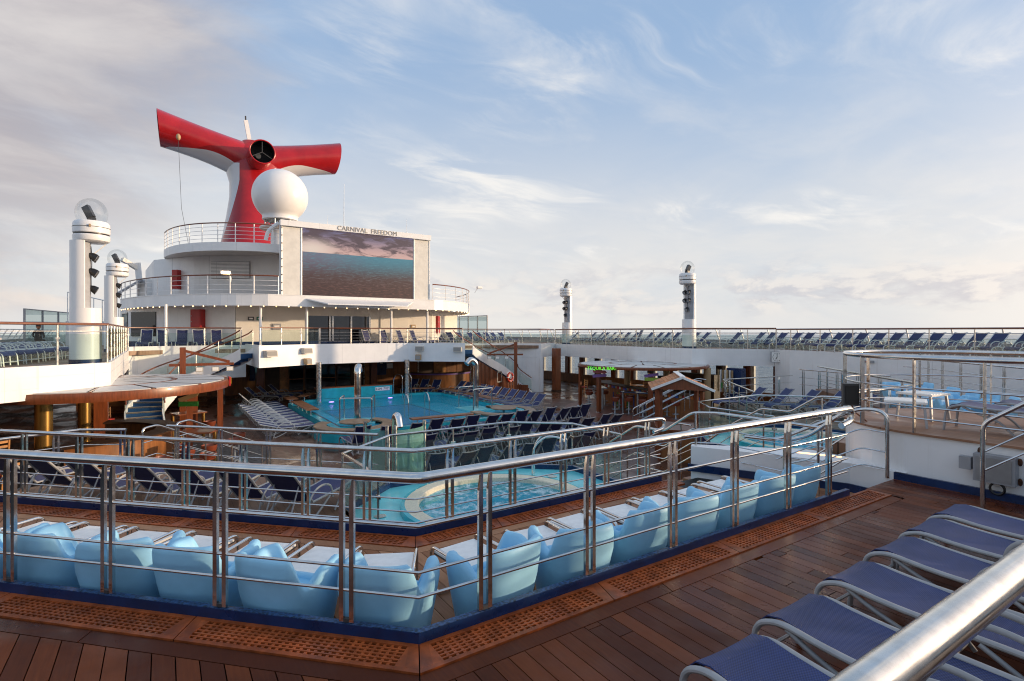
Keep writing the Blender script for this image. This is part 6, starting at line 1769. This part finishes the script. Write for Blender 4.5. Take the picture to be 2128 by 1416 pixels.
def tower(label, x, y, s, group='lighting towers on the upper deck'):
    """white drum, half column open towards the pool, collar and clear globe; s = side the flat face looks"""
    t = thing('light_tower', label, 'light tower', (x, y, 3.1), 0 if s > 0 else math.pi, group=group, world=False)
    r = .44
    MB().lathe([(r + .01, 0), (r + .01, .14)], 32).build('skirting', 'navy_kerb', t)
    MB().lathe([(r, .14), (r, 1.56), (.0, 1.56)], 32).build('drum', 'white_enamel', t)
    # half column: outer half shell plus recessed face
    n = 18; pts = [(r * .98 * math.cos(R(a)), r * .98 * math.sin(R(a))) for a in range(90, 271, 10)]
    MB().prism(pts + [(0.02, -r * .96), (.02, r * .96)], 1.562, 3.42).build('half_column', 'white_enamel', t, ang=25)
    MB().prism([(.021, -.32), (.13, -.20), (.13, .20), (.021, .32)], 1.562, 3.42).build('service_face', 'box_grey', t, False)
    for k, (yy, z) in enumerate(((-.17, 3.05), (.17, 3.05), (-.17, 2.62), (.17, 2.62), (0.0, 2.15))):
        sp = MB().tube([(.10, yy, z), (.20, yy, z - .04), (.30, yy, z - .10)], [.06, .10, .12], 12).build('spotlight', 'black', t)
        MB().tube([(.302, yy, z - .101), (.305, yy, z - .103)], [.10, .10], 12).build('lens', 'grey_metal', sp)
    MB().tube([(.14, .05, 3.3), (.17, .0, 3.0), (.16, .06, 2.75), (.15, -.03, 2.4), (.15, 0, 2.2)], .012, 6).build('cable', 'black', t)
    MB().bar((.12, 0, 3.0), (.55, 0, 3.38), .03, .03).build('stay', 'white_enamel', t, False)
    cx = .16
    MB().lathe([(0, 3.40), (.42, 3.40), (.50, 3.44), (.52, 3.50), (.52, 3.58), (.50, 3.60)], 36, cx, 0).build('collar_base', 'white_enamel', t)
    MB().lathe([(.49, 3.60), (.49, 3.64)], 36, cx, 0).build('collar_gap', 'black', t)
    MB().lathe([(.50, 3.64), (.52, 3.66), (.52, 3.80)], 36, cx, 0).build('collar_band', 'white_enamel', t)
    MB().lathe([(.525, 3.80), (.525, 3.815)], 36, cx, 0).build('collar_seam', 'charcoal', t)
    MB().lathe([(.52, 3.815), (.51, 3.93), (.46, 3.98), (.0, 3.99)], 36, cx, 0).build('collar_cap', 'white_enamel', t)
    MB().sphere((cx, 0, 4.22), .46, 30, 18, (1, 1, .92), -.55, 1.).build('globe', 'clear_dome', t)
    MB().box(cx, 0, 4.05, .24, .22, .12).build('lamp_base', 'charcoal', t, False)
    MB().bar((cx, -.03, 4.1), (cx - .16, .02, 4.40), .22, .20).build('lamp_head', 'charcoal', t, False)
    for k in range(3):
        a = R(30 + 120 * k); MB().box(cx + .52 * math.cos(a), .52 * math.sin(a), 3.82, .07, .05, .08, a).build('latch', 'sign_tan', t, False)
    for ch in t.children:
        for v_ in ch.data.vertices: v_.co.x *= .82; v_.co.y *= .82
        for g_ in ch.children:
            for v_ in g_.data.vertices: v_.co.x *= .82; v_.co.y *= .82
    return t
tower('tall white light tower with clear globe standing nearest on the port side', -11.80, 18.95, 1)
tower('smaller looking white light tower with globe farther back on the port side', -11.85, 30.0, 1)
tower('white light tower with globe nearer on the starboard deck', 13.25, 18.35, -1)
tower('white light tower with globe farther back on the starboard deck', 14.0, 29.4, -1)

# loungers on the upper deck
GR = 'loungers along the starboard upper deck'
for i in range(50):
    y = 31.2 - i * .66
    if any(abs(y - q) < .55 for q in (18.35, 29.4)): continue
    xe = 14.9 if y > 17 else (15.9 if y > 12.5 else 15.2)
    st = LG_STEEP if i in (2, 11, 39) else LG_UPW
    st.put((xe + random.uniform(-.1, .1), y, 3.1), R(66 + random.uniform(-5, 5)), 'lounger on the starboard upper deck, {} from the stair end'.format(nth(i + 1)), GR)
for i in range(9):
    LG_UPW.put((5.5 + i * .85, 33.4 + (0 if i < 5 else (i - 4) * .3), 3.1), R(-165 + random.uniform(-6, 6)), 'lounger on the upper deck above the starboard stair, {} from the deckhouse'.format(nth(i + 1)), 'loungers above the starboard stair')
for i, (x, rz) in enumerate(((-1.0 + 2.2, 205), (-1.0 + 3.3, 205), (3.4 + .0, 215), (4.3, 215))):
    LG_STEEP.put((x - .6, 31.6, 3.1), R(rz), 'dark upright lounger on the balcony below the screen, {} from the doors'.format(nth(i + 1)), 'loungers on the balcony below the screen')
for i, (x, y) in enumerate(((-10.9, 34.2), (-10.1, 34.0), (-9.3, 33.9), (-8.5, 33.7), (-7.7, 33.5))):
    LG_STEEP.put((x + .15, y - .9, 3.1), R(180 + (-6, 4, -3, 5, 0)[i]), 'navy upright chair lounger behind the port stair wall, {} from the smoked glass'.format(nth(i + 1)), 'loungers behind the port stair wall')
for i in range(12):
    t_ = i / 11
    LG_LOW.put((-14.55 + 1.25 * t_ + (0 if i % 2 else .05), 18.2 + 7.2 * t_, 3.1), R(-118), 'low lounger in the tight row beside the port light tower, {} from the viewer'.format(nth(i + 1)), 'loungers on the port upper deck')
# glass wind screens at the ship sides
def windscreen(label, x0, y0, n, dx, dy, h, z=3.1):
    t = thing('wind_screen', label, 'wind screen', (x0, y0, z))
    for k in range(n):
        a, b = (x0 + dx * k, y0 + dy * k), (x0 + dx * (k + 1), y0 + dy * (k + 1))
        MB().wall([a, b], z + .05, z + h, .02).build('pane', 'screen_glass', t, False)
        MB().bar((*a, z), (*a, z + h + .05), .10, .10).build('mullion', 'box_grey', t, False)
    MB().bar((x0 + dx * n, y0 + dy * n, z), (x0 + dx * n, y0 + dy * n, z + h + .05), .10, .10).build('mullion', 'box_grey', t, False)
    MB().bar((x0, y0, z + h + .02), (x0 + dx * n, y0 + dy * n, z + h + .02), .08, .06).build('head_rail', 'box_grey', t, False)
windscreen('glass wind screen panels beyond the port loungers', -16.9, 42.5, 4, .45, 2.6, 2.25)
windscreen('row of pale glass wind screen panels at the far starboard side', 16.2, 52, 4, .2, -1.6, 2.5)
# clock and small plates on the starboard fascia
t = thing('wall_clock', 'square white wall clock on the starboard fascia corner', 'clock', (14.9, 14.7, 2.6))
ca = R(-140)
cd = Vector((-.78, -.62)).normalized(); cr = Vector((.62, -.78)); cc = Vector((14.95, 14.55))
def cp(u, d_, z): q = cc + cr * u + cd * d_; return (q.x, q.y, z)
b = MB()
for d_ in (0, .16):
    pass
def slab(u0, u1, z0, z1, d0, d1): return MB().add([cp(u0, d0, z0), cp(u1, d0, z0), cp(u1, d1, z0), cp(u0, d1, z0), cp(u0, d0, z1), cp(u1, d0, z1), cp(u1, d1, z1), cp(u0, d1, z1)], [(0, 1, 2, 3), (7, 6, 5, 4), (0, 4, 5, 1), (1, 5, 6, 2), (2, 6, 7, 3), (3, 7, 4, 0)])
slab(-.27, .27, 2.52, 3.04, 0, .14).build('case', 'box_grey', t, False)
slab(-.235, .235, 2.545, 3.015, .14, .15).build('face', 'table_white', t, False)
for k in range(12):
    a = R(30 * k); u, z = .185 * math.sin(a), 2.78 + .185 * math.cos(a)
    slab(u - .016, u + .016, z - .016, z + .016, .151, .158).build('hour_mark', 'black', t, False)
for ang, ln, wd in ((210, .12, .03), (0, .17, .022)):
    a = R(ang); p0 = (0, 2.78); p1 = (ln * math.sin(a), 2.78 + ln * math.cos(a))
    MB().bar(cp(p0[0], .165, p0[1]), cp(p1[0], .165, p1[1]), wd, .01, (cd.x, cd.y, 0)).build('hand', 'black', t, False)
t = thing('name_plate', 'small dark plate on the tall white starboard wall', 'plate', (14.2, 9.8, 2.75))
MB().box(14.17, 10.2, 2.78, .04, .42, .09, R(-2.5)).build('plate', 'box_grey', t, False)
MB().box(14.145, 10.2, 2.78, .02, .16, .05, R(-2.5)).build('mark', 'stripe_red', t, False)
t = thing('exit_sign', 'small green arrow exit sign on the white stage flank', 'sign', (-1.7, 4.57, 1.75))
MB().box(-1.70, 4.56, 1.84, .03, .14, .13, R(26)).build('plate', 'exit_green', t, False)
MB().bar((-1.735, 4.58, 1.84), (-1.708, 4.53, 1.84), .02, .03).build('arrow', 'table_white', t, False)

# two people far off
def person(label, x, y, z, rz, seated, shirt, legs_m='shirt_dark'):
    t = thing('person', label, 'person', (x, y, z), rz, world=False)
    hip = .46 if seated else .90
    V = [(0, 0, hip), (0, .02, hip + .25), (0, .03, hip + .48), (0, .02, hip + .58), (.18, .03, hip + .47), (-.18, .03, hip + .47), (.24, .0, hip + .2), (-.24, .0, hip + .2), (.16, -.22, hip + .12), (-.16, -.22, hip + .12),
         (.10, 0, hip - .03), (-.10, 0, hip - .03)]
    if seated: V += [(.11, -.42, hip), (-.11, -.42, hip), (.11, -.45, .08), (-.11, -.45, .08), (.11, -.58, .05), (-.11, -.58, .05)]
    else: V += [(.11, -.02, .48), (-.11, -.02, .48), (.11, .02, .07), (-.11, .02, .07), (.12, -.14, .04), (-.12, -.14, .04)]
    E = [(0, 1), (1, 2), (2, 3), (2, 4), (2, 5), (4, 6), (5, 7), (6, 8), (7, 9), (0, 10), (0, 11), (10, 12), (11, 13), (12, 14), (13, 15), (14, 16), (15, 17)]
    rad = [.15, .14, .12, .055, .07, .07, .045, .045, .03, .03, .095, .095, .065, .065, .042, .042, .035, .035]
    me = bpy.data.meshes.new('body'); me.from_pydata(V, E, [])
    ob = bpy.data.objects.new('body', me); COL.objects.link(ob); ob.parent = t; me.materials.append(M[shirt])
    sk = ob.modifiers.new('skin', 'SKIN'); ob.modifiers.new('sub', 'SUBSURF').render_levels = 1
    for i, v in enumerate(me.skin_vertices[0].data): v.radius = (rad[i], rad[i] * .85); v.use_root = (i == 0)
    hd = MB().sphere((0, 0.0, hip + .72), .115, 14, 10, (.86, 1.0, 1.22)); hd.sphere((0, -.115, hip + .70), .022, 6, 5); hd.build('head', 'skin', t)
    MB().sphere((0, .018, hip + .745), .122, 14, 8, (.9, 1.0, 1.15), -.1, 1.).build('hair', 'hair', t)
    return t
person('person with dark hair sitting beyond the port loungers, seen over the wooden rail', -15.6, 38.0, 3.1, R(170), True, 'shirt_dark')
person('person in a pale top standing far off on the port side balcony stair', -12.9, 45.0, 4.75, R(160), False, 'mesh_cloth')
# far port stair platform beyond the towers
t = thing('far_platform', 'far raised platform with white pipe railing between the port towers', 'platform', (-14.0, 46, 3.1))
MB().box(-13.6, 47.5, 3.9, 3.4, 5.0, 1.6).build('block', 'white_paint', t, False)
MB().box(-12.1, 44.9, 4.6, .5, .3, .9).build('post', 'wood_post', t, False)
for k in range(8): MB().cyl((-15.2 + k * .45, 45.0, 4.7), (-15.2 + k * .45, 45.0, 6.6 - k * .12), .025, n=6).build('baluster', 'white_enamel', t)
MB().tube([(-15.2, 45.0, 6.6), (-11.9, 45.0, 5.75)], .035, 6).build('handrail', 'white_enamel', t)
t = thing('deck_crane', 'small white deck machinery behind the port end of the deckhouse', 'machinery', (-11.0, 44.0, Z3))
MB().box(-10.4, 43.0, 6.7, 1.6, 1.2, 1.5, R(20)).build('cabinet', 'white_paint', t, False)
MB().bar((-11.2, 43.4, 6.0), (-11.4, 43.2, 8.6), .35, .35).build('column', 'white_paint', t, False)
MB().bar((-11.4, 43.2, 8.2), (-12.2, 42.6, 8.7), .25, .25).build('arm', 'cream_paint', t, False)
MB().bar((-13.0, 42.2, 6.0), (-11.2, 42.6, 7.4), 1.0, .12).build('ramp', 'box_grey', t, False)
# unseen bulwark and house, added behind the viewpoint to shade the foreground
t = thing('unseen_shade_house', 'unseen white house and bulwark added behind the viewpoint to shade the foreground', 'deckhouse', (3, -10, 2.0))
MB().box(6.0, -9.5, 2.9, 22, 1.0, 2.3).build('bulwark', 'white_paint', t, False)
MB().box(3.0, -22, 6.0, 30, 14, 8.0).build('house', 'white_paint', t, False)
for s_ in (LG_FLAT, LG_UP, LG_UP2, LG_UPB, LG_UPW, LG_STEEP, LG_LOW, LG_MAUVE, CHAIR, TABLE, STOOL, CAFE): s_.drop()
